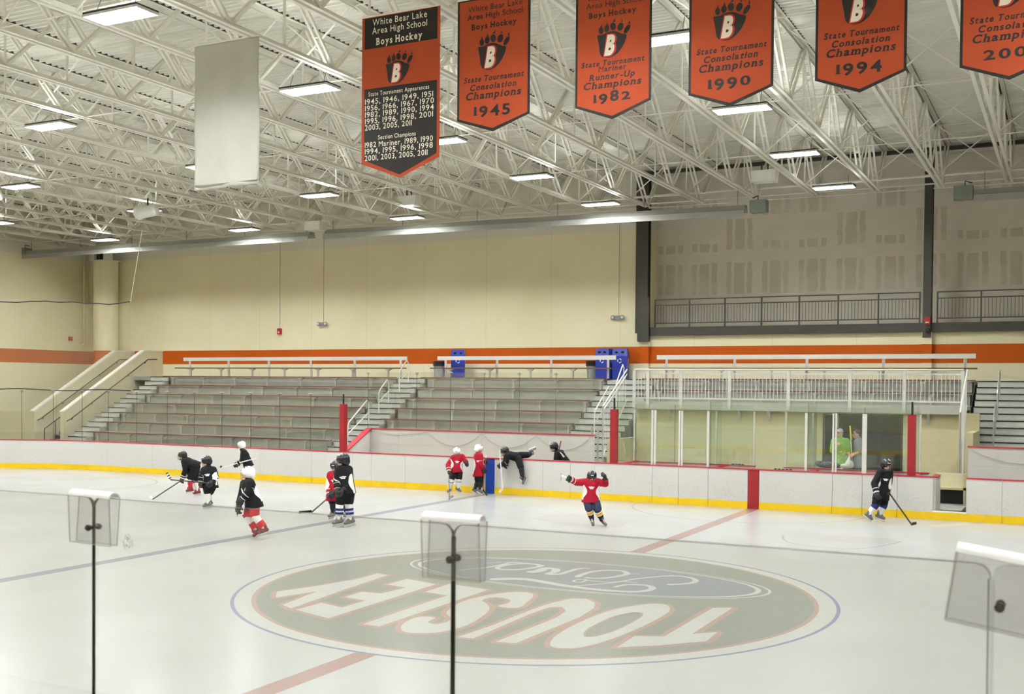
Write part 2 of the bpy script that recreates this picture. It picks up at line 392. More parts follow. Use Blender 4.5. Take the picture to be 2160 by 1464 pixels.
# walls
w = MB(); w.box((XL-.3, YF, -.03), (-7.75, YF+.3, ZR)); w.box((-7.75, YF, -.03), (XR, YF+.3, 5.22)); struct('wall_far', w, 'wall_far', 'cream wall with orange stripe behind the bleachers')
struct('wall_left', MB().box((XL-.3, YN, -.03), (XL, YF, ZR)), 'wall_end', 'cream block end wall with orange stripe at left')
struct('wall_right', MB().box((XR, YN, -.03), (XR+.3, 27.8, ZR)), 'wall_end')
struct('wall_near', MB().box((XL, YN-.3, -.03), (XR, YN, ZR)), 'wall_far')
struct('wall_upper', MB().box((-7.9, 27.4, 5.3), (XR, 27.6, ZR)), 'drywall', 'unpainted taped drywall behind the balcony rail')
struct('wall_side', MB().box((-8.1, YF+.3, 5.2), (-7.75, 27.4, ZR)), 'wall_far')
struct('floor_balcony', MB().box((-7.75, YF+.3, 5.25), (XR, 27.4, 5.45)), 'concrete', 'balcony floor slab')
# corrugated roof deck
dk = MB(); y = YN-.3; prof = []
while y < 27.8:
    prof += [(y, 0), (y+.06, 0), (y+.09, .07), (y+.17, .07)]; y += .2
for i, (yy, zz) in enumerate(prof):
    dk.v += [Vector((XL-.3, yy, ZR+zz)), Vector((XR+.3, yy, ZR+zz))]
dk.f = [(2*i, 2*i+1, 2*i+3, 2*i+2) for i in range(len(prof)-1)]
dk.mi = [0]*len(dk.f)
struct('ceiling', dk, 'deck', 'white corrugated steel roof deck')
struct('ceiling_top', MB().box((XL-.3, YN-.3, ZR+.15), (XR+.3, 27.8, ZR+.3)), 'deck')

# painted ice markings
def decal(name, polys, m, z, label=None):
    vs = []; fs = []
    stag = 1 if len(polys) > 3 else 0; stag = stag*3 if any(len(P) == 10 for P in polys) else 0
    for k_, P in enumerate(polys):
        a = sum(P[i][0]*P[(i+1) % len(P)][1]-P[(i+1) % len(P)][0]*P[i][1] for i in range(len(P)))
        if abs(a) < 1e-7: continue
        if a < 0: P = P[::-1]
        n0 = len(vs)
        fs += [tuple(n0+i for i in tr) for tr in tessellate_polygon([[Vector((x, y, 0)) for x, y in P]])] if len(P) > 4 else [tuple(range(n0, n0+len(P)))]; zz = z*.3+.0002+(k_ % 32)*.00001*stag; vs += [(x, y, zz) for x, y in P]
    fs = [f if sum(vs[f[i]][0]*vs[f[(i+1) % len(f)]][1]-vs[f[(i+1) % len(f)]][0]*vs[f[i]][1] for i in range(len(f))) > 0 else f[::-1] for f in fs]
    me = bpy.data.meshes.new(name); me.from_pydata(vs, [], fs); me.materials.append(M[m]); o = bpy.data.objects.new(name, me); COL.objects.link(o); ORG[o.name] = Vector((0, 0, 0)); o['kind'] = 'structure'
    if label: o['label'] = label
    return o
def ring(cx, cy, r0, r1, ry=1.0, n=96, a0=0, a1=2*PI):
    out = []
    for i in range(n):
        t, u = a0+(a1-a0)*i/n, a0+(a1-a0)*(i+1)/n
        out.append([(cx+r0*math.cos(t), cy+r0*ry*math.sin(t)), (cx+r1*math.cos(t), cy+r1*ry*math.sin(t)), (cx+r1*math.cos(u), cy+r1*ry*math.sin(u)), (cx+r0*math.cos(u), cy+r0*ry*math.sin(u))])
    return out
def disc(cx, cy, r, ry=1.0, n=96): return [[(cx+r*math.cos(2*PI*i/n), cy+r*ry*math.sin(2*PI*i/n)) for i in range(n)]]
def icep(pts): return [tuple(at(x, y, 2, 0)[:2]) for x, y in pts]
decal('trim_1', [[(-.15, -13.1), (.15, -13.1), (.15, -4.6), (-.15, -4.6)], [(-.15, 4.6), (.15, 4.6), (.15, YB), (-.15, YB)]], 'p_red', .001, 'faded red centre line on the ice')
decal('trim_2', [[(-8.02, -13.1), (-7.72, -13.1), (-7.72, YB), (-8.02, YB)]], 'p_blue', .001, 'faded blue line across the ice')
decal('trim_3', ring(0, 0, 4.545, 4.6), 'p_circle', .0015, 'thin blue centre faceoff circle')
decal('trim_4', disc(0, 0, 4.545), 'p_white', .001)
decal('trim_5', disc(0, 0, 4.30), 'p_rim', .0015)
decal('trim_6', disc(0, 0, 4.23), 'p_grey', .002, 'grey round dealership logo under the ice')
# oval of the script logo
OC = (.06, 1.63); 
decal('trim_7', ring(OC[0], OC[1], 3.2, 3.25, .43), 'p_white', .003)
decal('trim_8', ring(OC[0], OC[1], 3.0, 3.09, .43), 'p_white', .003)
decal('trim_9', disc(OC[0], OC[1], 3.0, .43), 'p_bluegrey', .0025)
z5 = lambda L: [(450+x/2.541, 1130+y/2.541) for x, y in L]
z6 = lambda L: [(1000+x/2.541, 1130+y/2.541) for x, y in L]
LET = {
 'Y': [(583.6, 1248.6), (665.6, 1237), (760, 1220.5), (796, 1210), (818, 1213.4), (733, 1242), (614, 1284), (596, 1276.4), (668, 1248), (582, 1261)],
 'E': [(624, 1286.8), (678, 1272), (721, 1282), (771, 1267.5), (727, 1259.7), (763, 1249), (805, 1252.5), (857, 1239.8), (816, 1233.5), (859, 1221.7), (919, 1233), (693, 1305)],
 'L': [(765, 1317), (944, 1256.7), (896.7, 1249), (948, 1232.3), (1030.5, 1244.5), (800, 1322)],
 'S': z5([(1100, 437), (1030, 465), (1005, 495), (1030, 518), (1110, 524), (1220, 518), (1350, 485), (1440, 435), (1480, 395), (1465, 365), (1440, 350), (1475, 335), (1530, 332), (1590, 345), (1580, 362), (1525, 380), (1635, 387), (1690, 350), (1715, 325), (1700, 308), (1620, 303), (1520, 312), (1400, 335), (1310, 365), (1260, 400), (1250, 420), (1270, 440), (1260, 460), (1200, 475), (1160, 470), (1155, 460), (1190, 440)]),
 'U': z5([(1310, 545), (1500, 480), (1700, 400), (1810, 362), (1920, 338), (2000, 340), (2045, 360), (2040, 390), (1960, 440), (1620, 578), (1515, 570), (1840, 440), (1890, 405), (1870, 383), (1800, 385), (1700, 420), (1395, 552)]),
 'T': z6([(765, 600), (860, 540), (1020, 541), (1280, 388), (1385, 388), (1170, 528), (1305, 518), (1245, 568), (1000, 590)]),
}
OUT = z6([(410, 570), (415, 595), (470, 605), (560, 603), (680, 575), (830, 520), (960, 460), (1030, 420), (1050, 395), (1030, 372), (960, 366), (870, 375), (740, 400), (600, 450), (480, 510), (430, 545)])
INN = z6([(585, 530), (590, 540), (600, 545), (660, 540), (760, 510), (860, 460), (900, 435), (905, 424), (900, 415), (850, 412), (760, 430), (680, 462), (640, 482), (620, 493), (600, 508), (590, 518)])
def stroke(pts, w0, w1=None, closed=False):
    pts = [Vector(p).to_2d() for p in pts]; w1 = w0 if w1 is None else w1; out = []; n = len(pts)
    W = lambda i: w0+(w1-w0)*i/max(n-1, 1)
    for i in range(n if closed else n-1):
        p, q = pts[i], pts[(i+1) % n]; d = q-p
        if d.length < 1e-5: continue
        d.normalize(); m = Vector((-d.y, d.x)); a, b = W(i)/2, W(min(i+1, n-1))/2
        out.append([tuple(p+m*a), tuple(p-m*a), tuple(q-m*b), tuple(q+m*b)]); out.append([(q.x+b*math.cos(2*PI*j/10), q.y+b*math.sin(2*PI*j/10)) for j in range(10)])
    return out
def smoothc(pts, k=6, closed=False):
    out = []; n = len(pts); P = lambda i: Vector(pts[i % n] if closed else pts[max(0, min(n-1, i))])
    for i in range(n if closed else n-1):
        a, b, c, d = P(i-1), P(i), P(i+1), P(i+2)
        for j in range(k):
            t = j/k; out.append(tuple(.5*((2*b)+(c-a)*t+(2*a-5*b+4*c-d)*t*t+(3*b-a-3*c+d)*t**3)))
    if not closed: out.append(tuple(pts[-1]))
    return out
lw = []; lr = []
for kk, P in LET.items():
    q = icep(P)
    if kk in 'SU': q = icep(smoothc(P, 4, True)) if kk == 'S' else q
    lw.append(q); lr += stroke(q, .17, closed=True)
decal('trim_10', lr+stroke(icep(OUT), .17, closed=True), 'p_rim', .0035)
decal('trim_11', lw, 'p_white', .0125, 'large white upside-down TOUSLEY lettering in the centre circle')
qo = icep(smoothc(OUT, 4, True)); qi = icep(smoothc(INN, 4, True))
decal('trim_12', [[qo[i], qo[(i+1) % len(qo)], qi[(i+1) % len(qi)], qi[i]] for i in range(len(qo))], 'p_white', .0125)
decal('trim_13', stroke(qi, .06, closed=True), 'p_rim', .0085)
zf = lambda L: [(980+x/4.154, 1150+y/4.154) for x, y in L]
SCRIPT = [
 ([(1310, 370), (1400, 350), (1500, 348), (1600, 355), (1645, 375), (1610, 398), (1500, 410), (1350, 405), (1150, 390), (1000, 372), (870, 355), (700, 325), (560, 303), (420, 295), (270, 300)], .05, .12),
 ([(1780, 347), (1900, 343), (2000, 330), (2025, 310), (1990, 290), (1900, 275), (1780, 272), (1640, 282), (1480, 300), (1340, 325), (1150, 345), (900, 362)], .07, .03),
 ([(1510, 332), (1380, 320), (1250, 325), (1100, 312), (1040, 300), (960, 310), (970, 325), (1030, 325), (1060, 310)], .03, .03),
 ([(1060, 285), (1130, 292), (1230, 290), (1340, 275), (1420, 255), (1400, 232), (1300, 222), (1180, 226), (1090, 240), (1010, 268), (990, 278)], .06, .07),
 ([(1530, 253), (1430, 255), (1340, 275)], .02, .05),
 ([(1095, 205), (1010, 207), (900, 235), (850, 252), (780, 258), (735, 252), (790, 235), (800, 215), (750, 205), (700, 207), (650, 228), (590, 236)], .05, .12),
 ([(670, 185), (640, 172), (560, 165), (430, 168), (320, 185), (290, 205), (360, 217), (480, 215), (600, 200), (680, 182)], .06, .06),
 ([(500, 157), (420, 152), (330, 172), (200, 195), (0, 218), (-60, 226)], .06, .03),
 ([(700, 180), (560, 160), (380, 150), (180, 160)], .03, .02)]
lf = []
for P, a, b in SCRIPT: lf += stroke(icep(zf(smoothc(P, 5))), a*1.65, b*1.65)
decal('trim_14', lf, 'p_white', .0095, 'white upside-down Ford script inside the oval on the ice')
# referee crease, faint ice logos
decal('trim_15', ring(-.1, YB, 3.05, 3.10, 1, 40, PI, 2*PI), 'p_thin', .001, 'thin referee crease arc by the boards')
pk = icep([(1120, 1094), (1160, 1084), (1215, 1084), (1300, 1092), (1325, 1103), (1310, 1112), (1262, 1116), (1190, 1108)])
decal('trim_16', [pk], 'p_pink', .001, 'faint pink ice logo left of the centre line')
decal('trim_17', [icep([(1655, 1125), (1690, 1121), (1760, 1129), (1880, 1136), (1897, 1142), (1880, 1149), (1800, 1146), (1700, 1136)])], 'p_pink', .001, 'faint pink and grey ice logo at right')
decal('trim_18', stroke(icep(smoothc([(1652, 1128), (1655, 1140), (1690, 1150), (1780, 1158), (1830, 1156), (1880, 1148), (1900, 1142)], 4)), .05), 'p_thin', .0012)
decal('trim_19', stroke(icep(smoothc([(0, 1030), (120, 1033), (250, 1031), (318, 1022), (330, 1015), (300, 1007), (240, 1002)], 5)), .05), 'p_thin', .001, 'thin end-zone circle at left')
decal('trim_20', [icep([(1955, 1109), (2010, 1103), (2045, 1104), (2040, 1108), (1990, 1112)])], 'p_frost', .001)

# ------------------------------------------------------------------ dasher boards
def board_panel(p, q, inward, label, face='board', kick='yellow', cap='redcap', group='dasher boards around the ice', h=1.03):
    p, q = Vector((*p, 0)), Vector((*q, 0)); n = Vector((*inward, 0)); base = (p+q)/2-n*.05
    t = thing('dasher_board', label, 'rink board', base, group)
    d = (q-p).normalized()*.004
    a, b = p+d-n*.05, q-d-n*.05; up = Vector((0, 0, 1))
    MB().bar(a+up*(.19+(h-.19)/2), b+up*(.19+(h-.19)/2), .1, h-.19).build('panel_face', face, t)
    MB().bar(a+up*.095, b+up*.095, .108, .19).build('kick_plate', kick, t)
    MB().bar(a-n*.01+up*(h+.015), b-n*.01+up*(h+.015), .15, .03).build('cap_rail', cap, t)
    return t
seams = [-23.5, -21.3, -18.9, -16.5, -14.4, -12.8, -12.07, -10.83, -8.02, -7.72, -6.14, -5.27, -4.53, -2.81, -2.06, -1.23, -.15, .15, 2.03, 2.77, 3.61, 4.45]
k = 0
for a, b in zip(seams[:-1], seams[1:]):
    if a == -8.02: board_panel((a, YB), (b, YB), (0, -1), 'narrow royal blue strip of the dasher boards at the blue line', 'blue', 'blue', 'redcap', 'blue line marker')
    elif a == -.15: board_panel((a, YB), (b, YB), (0, -1), 'narrow deep red strip of the dasher boards at the centre line', 'red', 'red', 'redcap', 'centre line marker')
    else:
        if a > 0: s = ORD[seams.index(a)-seams.index(.15)]+' panel to the right of the red strip'
        elif a >= -7.8: s = ORD[seams.index(-.15)-seams.index(a)-1]+' panel to the left of the red strip'
        else: s = ORD[seams.index(-8.02)-seams.index(a)-1]+' panel to the left of the blue strip'
        board_panel((a, YB), (b, YB), (0, -1), 'white dasher board, '+s)
for i, (a, b) in enumerate([(5.2, 6.0), (6.0, 8.4), (8.4, 10.8), (10.8, 13.2), (13.2, 20)]):
    board_panel((a, YB), (b, YB), (0, -1), 'white dasher board, %s panel right of the open gate' % ORD[i])
struct('trim_21', MB().box((4.44, YB-.004, -.03), (5.21, YB+.1, .19)), 'yellow', 'yellow kick plate sill under the open gate')
struct('trim_22', MB().box((4.44, YB-.006, .19), (5.21, YB+.12, .215)), 'white')
NA = 11
for i in range(NA):
    a0, a1 = PI/2+PI/2*i/NA, PI/2+PI/2*(i+1)/NA
    if i < 8:
        # curved panel
        lab = 'curved white corner board, %s along from the straight side' % ORD[i]
        t = thing('dasher_board', lab, 'rink board', (CX+CR*math.cos((a0+a1)/2), CY+CR*math.sin((a0+a1)/2), 0), 'curved corner boards')
        for nm, m_, r0, r1, za, zb in (('panel_face', 'board', CR, CR+.1, .19, 1.03), ('kick_plate', 'yellow', CR-.004, CR+.104, 0, .19), ('cap_rail', 'redcap', CR-.015, CR+.135, 1.03, 1.06)):
            b = MB(); K = 6
            for j in range(K+1):
                aa = a0+(a1-a0)*j/K
                for r in (r0, r1):
                    for z in (za, zb): b.v.append(Vector((CX+r*math.cos(aa), CY+r*math.sin(aa), z)))
            for j in range(K):
                q = 4*j
                b.f += [(q, q+4, q+5, q+1), (q+2, q+3, q+7, q+6), (q+1, q+5, q+7, q+3), (q, q+2, q+6, q+4)]
            b.f += [(0, 1, 3, 2), (4*K, 4*K+2, 4*K+3, 4*K+1)]; b.mi = [0]*len(b.f)
            b.build(nm, m_, t)
for i, (a, b) in enumerate([(-13.1, -8.5), (-8.5, -4.0), (-4.0, 0.2), (.2, 4.4), (4.4, 8.9), (8.9, 13.4)]):
    board_panel((a, -13.05), (b, -13.05), (0, 1), 'white dasher board of the near side, %s from the left' % ORD[i], group='near side boards')
# open gate leaf seen edge-on
t = thing('rink_gate', 'open white rink gate swung inward at the gap in the far boards', 'gate', (4.5, 13.8, 0))
MB().box((4.42, 13.4, .12), (4.5, 14.25, 1.02)).build('gate_leaf', 'hdpe', t); MB().box((4.40, 13.39, 1.02), (4.53, 14.26, 1.05)).build('cap_rail', 'redcap', t)
for z in (.3, .8): MB().box((4.40, 13.4, z), (4.42, 14.2, z+.06)).build('brace', 'alu', t)
MB().box((4.40, 14.22, .12), (4.52, 14.27, 1.02)).build('latch_edge', 'whitem', t)

# ------------------------------------------------------------------ bleachers
Y0, RUN, Z0, RISE = 18.4, .74, 1.08, .404
seatz = lambda i: Z0+RISE*i
treadz = lambda i: seatz(i)-.43
rowy = lambda i: Y0+RUN*i
def bleacher(x0, x1, rows, side, br_off=.5):
    t = thing('bleacher_section', '%s grey metal bleacher section of stepped treads' % side, 'bleacher', ((x0+x1)/2, rowy(rows[0]), 0), 'bleacher sections')
    zb_ = 0 if rows[0] == 0 else 2.3; pf = [(rowy(rows[0])-.38, zb_)]
    for i in rows: pf += [(rowy(i)-.38, treadz(i)-.045), (rowy(i)-.38+RUN, treadz(i)-.045)]
    pf.append((rowy(rows[-1])-.38+RUN, zb_))
    for xs_ in (x0+.02, x1-.06): MB().prism(pf, 0, xs_, xs_+.04).build('end_panel', 'riser', t)
    for i in rows:
        ya, yb = rowy(i)-.40, rowy(i)-.40+RUN; z = treadz(i); zl = treadz(i-1) if i > rows[0] else (0 if i == 0 else z-.1)
        MB().box((x0, ya, z-.04), (x1, yb, z)).build('tread', 'step', t)
        MB().box((x0+.01, ya+.02, zl), (x1-.01, ya+.05, z-.04)).build('riser', 'riser', t)
        pl = 'brown bleacher bench in the %s section, %s row up' % (side, ORD[i])
        b = thing('bleacher_bench', pl, 'bench', ((x0+x1)/2, rowy(i), z), 'brown topped bleacher benches')
        MB().box((x0-.05, rowy(i), seatz(i)-.045), (x1+.05, rowy(i)+.26, seatz(i))).build('plank', 'brown', b)
        x = x0+br_off+(.35 if i % 2 else 0); n = 0
        while x < x1-.1:
            br = MB(); br.box((x-.03, rowy(i)+.08, z), (x+.03, rowy(i)+.16, seatz(i)-.05)); br.prism([(x-.16, seatz(i)-.05), (x+.16, seatz(i)-.05), (x+.05, seatz(i)-.12), (x-.05, seatz(i)-.12)], 1, rowy(i)+.05, rowy(i)+.2)
            br.build('bracket', 'alu', b); x += 1.83
    return t
bleacher(-30.15, -17.55, range(8), 'left'); bleacher(-16.15, -8.22, range(8), 'middle'); bleacher(-6.6, 4.62, range(5, 8), 'right upper'); bleacher(6.7, 14.5, range(8), 'far right')
def backrail(x0, x1, side, step=2.45):
    t = thing('back_rail', 'long white back rail above the top bench of the %s section' % side, 'rail', ((x0+x1)/2, 23.85, 3.5), 'white back rails behind the top benches')
    MB().box((x0, 23.84, 4.22), (x1, 23.9, 4.38)).build('rail', 'whitem', t)
    n = max(1, round((x1-x0-.8)/step))
    for i in range(n+1):
        x = x0+.35+(x1-x0-.7)*i/n; MB().bar((x, 23.95, 3.5), (x+.03, 23.87, 4.22), .09, .05).build('post', 'whitem', t)
backrail(-29.9, -17.5, 'left'); backrail(-16.0, -8.1, 'middle'); backrail(-6.45, 4.6, 'right upper')
struct('floor_concourse', MB().box((-33.1, 23.9, 3.3), (XR, YF, 3.48)), 'concrete', 'concourse floor behind the bleachers')
# aisle stairs
def aisle(x0, x1, which, j0=0, j1=15):
    t = thing('aisle_stairs', 'grey metal aisle stairs with black nosings, %s' % which, 'stairs', ((x0+x1)/2, Y0-.4, 0), 'aisle stairs')
    MB().prism([(18.0+.37*j0, -.03), (18.0+.37*j1, -.03), (18.0+.37*j1, .65+.202*j1-.3), (18.0+.37*j0, max(.0, .65+.202*j0-.3))], 0, x1-.04, x1-.01).build('stringer', 'riser', t)
    for j in range(j0, j1):
        z = .65+.202*j; y = 18.0+.37*j
        b = MB(); b.box((x0, y, z-.2), (x1, y+.40, z-.03)); b.build('step', 'step', t)
        b = MB(); b.box((x0, y-.01, z-.03), (x1, y+.40, z-.005)); b.build('step_tread', 'step', t)
        MB().box((x0, y-.02, z-.032), (x1, y+.03, z)).build('nosing', 'blackp', t)
    return t
aisle(-31.3, -30.2, 'beside the cream stair wall'); aisle(-17.5, -16.2, 'between the left and middle sections', -2)
aisle(-8.17, -6.3, 'between the middle and right upper sections', -1); aisle(4.72, 6.65, 'at the right edge beside the railed platform', -1)
def railloop(x, ya, yb, za, zb, h, label, mid=True, m='whitem', r=.024):
    t = thing('aisle_handrail', label, 'handrail', (x, ya, za), 'aisle handrails')
    c = .12
    P = [(x, ya, za), (x, ya, za+h-c), (x, ya+c*.6, za+h), (x, yb-c, zb+h), (x, yb, zb+h-c), (x, yb, zb)]
    MB().tube([P[0], P[1]], r).build('post', m, t); MB().tube([P[4], P[5]], r).build('post', m, t)
    MB().tube([P[1], P[2], P[3], P[4]], r).build('top_rail', m, t)
    if mid: MB().tube([(x, ya, za+h*.5), (x, yb, zb+h*.5)], r*.8).build('mid_rail', m, t)
def zt(y): return .65+.202*max(-2, math.floor((y-18.0)/.37))
for i, (ya, yb) in enumerate([(18.74, 20.11), (20.8, 21.5), (22.28, 22.95)]):
    railloop(-16.85, ya, yb, zt(ya)-.0, zt(yb), .92, 'white pipe handrail in the aisle left of the middle section, %s up' % ORD[i])
for i, (ya, yb) in enumerate([(19.7, 21.1), (21.7, 22.45)]):
    railloop(-7.22, ya, yb, zt(ya), zt(yb), .92, 'white pipe handrail in the aisle right of the middle section, %s up' % ORD[i])
for i, (ya, yb) in enumerate([(19.6, 20.5), (21.3, 22.2)]):
    railloop(5.42, ya, yb, zt(ya), zt(yb), .92, 'grey pipe handrail in the right-edge aisle, %s up' % ORD[i], m='alu')

# ------------------------------------------------------------------ platform over the penalty boxes
PX0, PX1, PY = -5.6, 4.62, 19.2
t = thing('viewing_platform', 'grey platform edge above the penalty boxes', 'platform', (0, PY, 0))
MB().box((PX0, PY+.05, 2.55), (PX1, rowy(5)-.38, treadz(5))).build('deck', 'step', t)
MB().box((PX0, PY, 2.46), (PX1, PY+.05, 2.72)).build('fascia', 'alu', t)
for x in (-4.4, -2.05, -1.1, 1.0, 3.65):
    MB().prism([(PY+.05, 2.46), (PY+.45, 2.46), (PY+.45, 1.95), (PY+.32, 2.0)], 0, x-.04, x+.04).build('bracket', 'alu', t)
t = thing('platform_railing', 'long white baluster railing on the platform above the penalty boxes', 'railing', (0, PY, 2.72))
MB().tube([(PX0, PY+.02, 3.77), (PX1, PY+.02, 3.77)], .028).build('top_rail', 'whitem', t)
MB().box((PX0, PY, 3.62), (PX1, PY+.04, 3.66)).build('upper_rail', 'whitem', t); MB().box((PX0, PY, 2.80), (PX1, PY+.04, 2.85)).build('bottom_rail', 'whitem', t)
posts = [-5.575, -5.1, -3.96, -2.34, -.46, 1.41, 2.98, 4.6]
for x in posts: MB().box((x-.05, PY-.06, 2.5), (x+.05, PY-.0, 3.74)).build('post', 'whitem', t)
nb = 0; b0 = MB().box((-.009, PY+.008, 2.85), (.009, PY+.03, 3.62))
for a, b in zip(posts[:-1], posts[1:]):
    n = int(round((b-a)/.115))
    for i in range(1, n):
        x = a+(b-a)*i/n; nb += 1; q = MB(); q.box((x-.009, PY+.008, 2.85), (x+.009, PY+.03, 3.62)); q.build('baluster', 'whitem', t)
# sloped stair rails at both ends
def stair_guard(x, label, flip=1):
    t = thing('stair_railing', label, 'railing', (x, 17.6, 0), 'sloped stair railings')
    A, B = Vector((x, 19.2, 3.77)), Vector((x, 17.1, 2.56))
    MB().tube([A, B], .026).build('top_rail', 'whitem', t); MB().tube([A-Vector((0, 0, .16)), B-Vector((0, 0, .16))], .02).build('hand_rail', 'whitem', t)
    lo = lambda y: 2.72-(19.2-y)*.86
    MB().tube([(x, 19.2, 2.75), (x, 17.1, lo(17.1)+.05)], .02).build('bottom_rail', 'whitem', t)
    MB().tube([B, (x, 17.1, 0)], .026).build('post', 'alu', t)
    n = 16
    for i in range(1, n):
        y = 17.1+(19.2-17.1)*i/n; zt_ = 2.56+(y-17.1)*(3.77-2.56)/2.1-.16
        MB().tube([(x, y, lo(y)+.05), (x, y, zt_)], .009, 6).build('baluster', 'whitem', t)
stair_guard(-5.85, 'sloped white stair railing at the left end of the platform'); stair_guard(4.72, 'sloped grey stair railing at the right end of the platform')
for i, (x, y) in enumerate([(-5.93, 16.4), (-5.6, 16.1)]):
    tag(MB().tube([(x, y, 0), (x, y, 1.95)], .035).build('support_post', 'alu'), 'grey upright post left of the penalty box, %s' % ('farther one' if i == 0 else 'nearer one'), 'post')
# block wall under the platform with a dark doorway
w = MB(); w.box((PX0, 19.45, -.03), (.55, 19.65, 2.5)); w.box((2.93, 19.45, -.03), (5.05, 19.65, 2.5)); w.box((.55, 19.45, 2.42), (2.93, 19.65, 2.5))
struct('wall_box', w, 'block', 'cream block wall behind the penalty boxes')
struct('wall_aisle', MB().box((-5.78, 17.3, -.03), (-5.62, 19.5, 1.5)), 'block'); struct('wall_aisle_right', MB().box((4.85, 17.2, -.03), (5.05, 19.45, 2.0)), 'block')
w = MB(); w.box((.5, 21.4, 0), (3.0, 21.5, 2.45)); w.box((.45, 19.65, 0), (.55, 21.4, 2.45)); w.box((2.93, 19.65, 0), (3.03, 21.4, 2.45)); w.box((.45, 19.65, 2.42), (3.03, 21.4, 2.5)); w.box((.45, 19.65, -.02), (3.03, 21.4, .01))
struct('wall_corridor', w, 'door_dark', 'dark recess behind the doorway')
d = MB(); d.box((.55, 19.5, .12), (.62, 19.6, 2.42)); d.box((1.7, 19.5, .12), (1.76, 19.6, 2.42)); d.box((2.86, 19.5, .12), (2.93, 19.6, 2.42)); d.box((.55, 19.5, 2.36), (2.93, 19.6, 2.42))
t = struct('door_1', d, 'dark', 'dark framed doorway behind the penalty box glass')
struct('floor_bench', MB().box((-5.2, 14.6, -.03), (5.0, 19.45, .12)), 'concrete')
# small wooden hatch seen through the gate
t = thing('wooden_bench', 'pale wooden frame over a dark gap behind the open gate', 'bench', (4.75, 16.0, 0))
MB().box((4.2, 16.0, .52), (4.98, 16.3, .58)).build('seat', 'wood', t); MB().box((4.92, 16.0, 0), (4.98, 16.05, .95)).build('leg', 'wood', t); MB().box((4.2, 16.28, 0), (4.26, 16.33, .52)).build('leg', 'wood', t)
MB().box((4.2, 16.3, .58), (4.98, 16.34, .95)).build('back_panel', 'parapet', t)
MB().box((4.2, 16.35, 0), (4.98, 16.4, .52)).build('dark_void', 'blackp', t)  # black sheet standing in for the unlit void behind the frame

# ------------------------------------------------------------------ penalty boxes
BY = 14.5
def lowwall(x0, x1, label):
    t = thing('box_back_wall', label, 'low wall', ((x0+x1)/2, BY, 0), 'low walls behind the penalty boxes')
    MB().box((x0, BY, 0), (x1, BY+.1, 1.03)).build('panel_face', 'hdpe', t); MB().box((x0-.02, BY-.02, 1.03), (x1+.02, BY+.12, 1.06)).build('cap_rail', 'redcap', t)
lowwall(-3.85, -.3, 'low white wall with red cap at the back of the left penalty box'); lowwall(.53, 4.2, 'low white wall with red cap at the back of the right penalty box')
for x, s in ((-3.9, 'left end'), (-1.22, 'left inner'), (1.38, 'right inner'), (3.95, 'right end')):
    t = thing('box_divider', 'low white divider with red cap at the %s of the penalty boxes' % s, 'divider', (x, 13.95, 0), 'penalty box dividers')
    MB().box((x-.04, YB+.12, 0), (x+.04, BY-.02, 1.0)).build('panel_face', 'hdpe', t); MB().box((x-.08, YB+.12, 1.0), (x+.08, BY-.02, 1.03)).build('cap_rail', 'redcap', t)
def post(x, y, w, z0, z1, label, m='whitem', d=.05, name='glass_post', group='white glass posts of the penalty boxes'):
    return tag(MB().box((x-w/2, y-d/2, z0), (x+w/2, y+d/2, z1)).build(name, m), label, 'post', group)
fr = [(-2.84, .055), (-2.76, .055), (-2.06, .045), (-1.99, .045), (-1.26, .06), (1.345, .06), (2.03, .045), (2.10, .045), (2.80, .11)]
for i, (x, w_) in enumerate(fr): post(x, YB+.06, w_, 1.06, 2.56, 'slim white post on the front boards of the penalty boxes, %s from left' % ORD[i])
for i, x in enumerate((-3.82, -1.39, -.32, .55, 1.27, 3.99)): post(x, BY+.05, .045, 1.06, 2.54, 'slim white post on the back wall of the penalty boxes, %s from left' % ORD[i])
def pane(p, q, z0, z1, label, m='g_far', group='glass panes above the far boards', name='glass_screen', th=.012, clip=True, edge=True):
    p, q = Vector((*p, 0)), Vector((*q, 0)); up = Vector((0, 0, 1)); d = (q-p).normalized()*.006
    t = thing(name, label, 'glass pane', (p+q)/2+up*z0, group)
    MB().bar(p+d+up*(z0+z1)/2, q-d+up*(z0+z1)/2, th, z1-z0).build('pane', m, t)
    if edge: MB().bar(p+d*.5+up*z0, p+d*.5+up*z1, .008, .012, (p-q)).build('edge_seal', 'g_edge', t)
    if clip:
        MB().bar(p+up*(z1-.04)-(q-p).normalized()*.06, p+up*(z1-.04)+(q-p).normalized()*.06, .03, .09).build('top_clip', 'clip', t)
        MB().bar(p+up*(z1+.005)-(q-p).normalized()*.07, p+up*(z1+.005)+(q-p).normalized()*.07, .04, .014).build('clip_cap', 'clipw', t)
    return t
GT = 2.88
fx = [-3.9, -2.8, -2.03, -1.26, -.1, 1.345, 2.06, 2.8, 3.9]
for i, (a, b) in enumerate(zip(fx[:-1], fx[1:])): pane((a, YB+.06), (b, YB+.06), 1.06, GT, 'tall glass pane at the front of the penalty boxes, %s from left' % ORD[i], 'g_box', 'front glass of the penalty boxes', clip=False, edge=False)
for i, (a, b) in enumerate([(-3.82, -2.6), (-2.6, -1.39), (-1.39, -.32), (.55, 1.27), (1.27, 2.6), (2.6, 3.99)]): pane((a, BY+.05), (b, BY+.05), 1.06, 2.7, 'glass pane at the back of the penalty boxes, %s from left' % ORD[i], 'g_box', 'back glass of the penalty boxes', clip=False, edge=(a == -2.6 or a == 2.6))
for x, s in ((-3.9, 'left end'), (-1.22, 'left inner'), (1.38, 'right inner'), (3.95, 'right end')):
    pane((x, YB+.12), (x, BY), 1.03, 2.8, 'glass side pane on the %s divider of the penalty boxes' % s, 'g_box', 'side glass of the penalty boxes', clip=False)
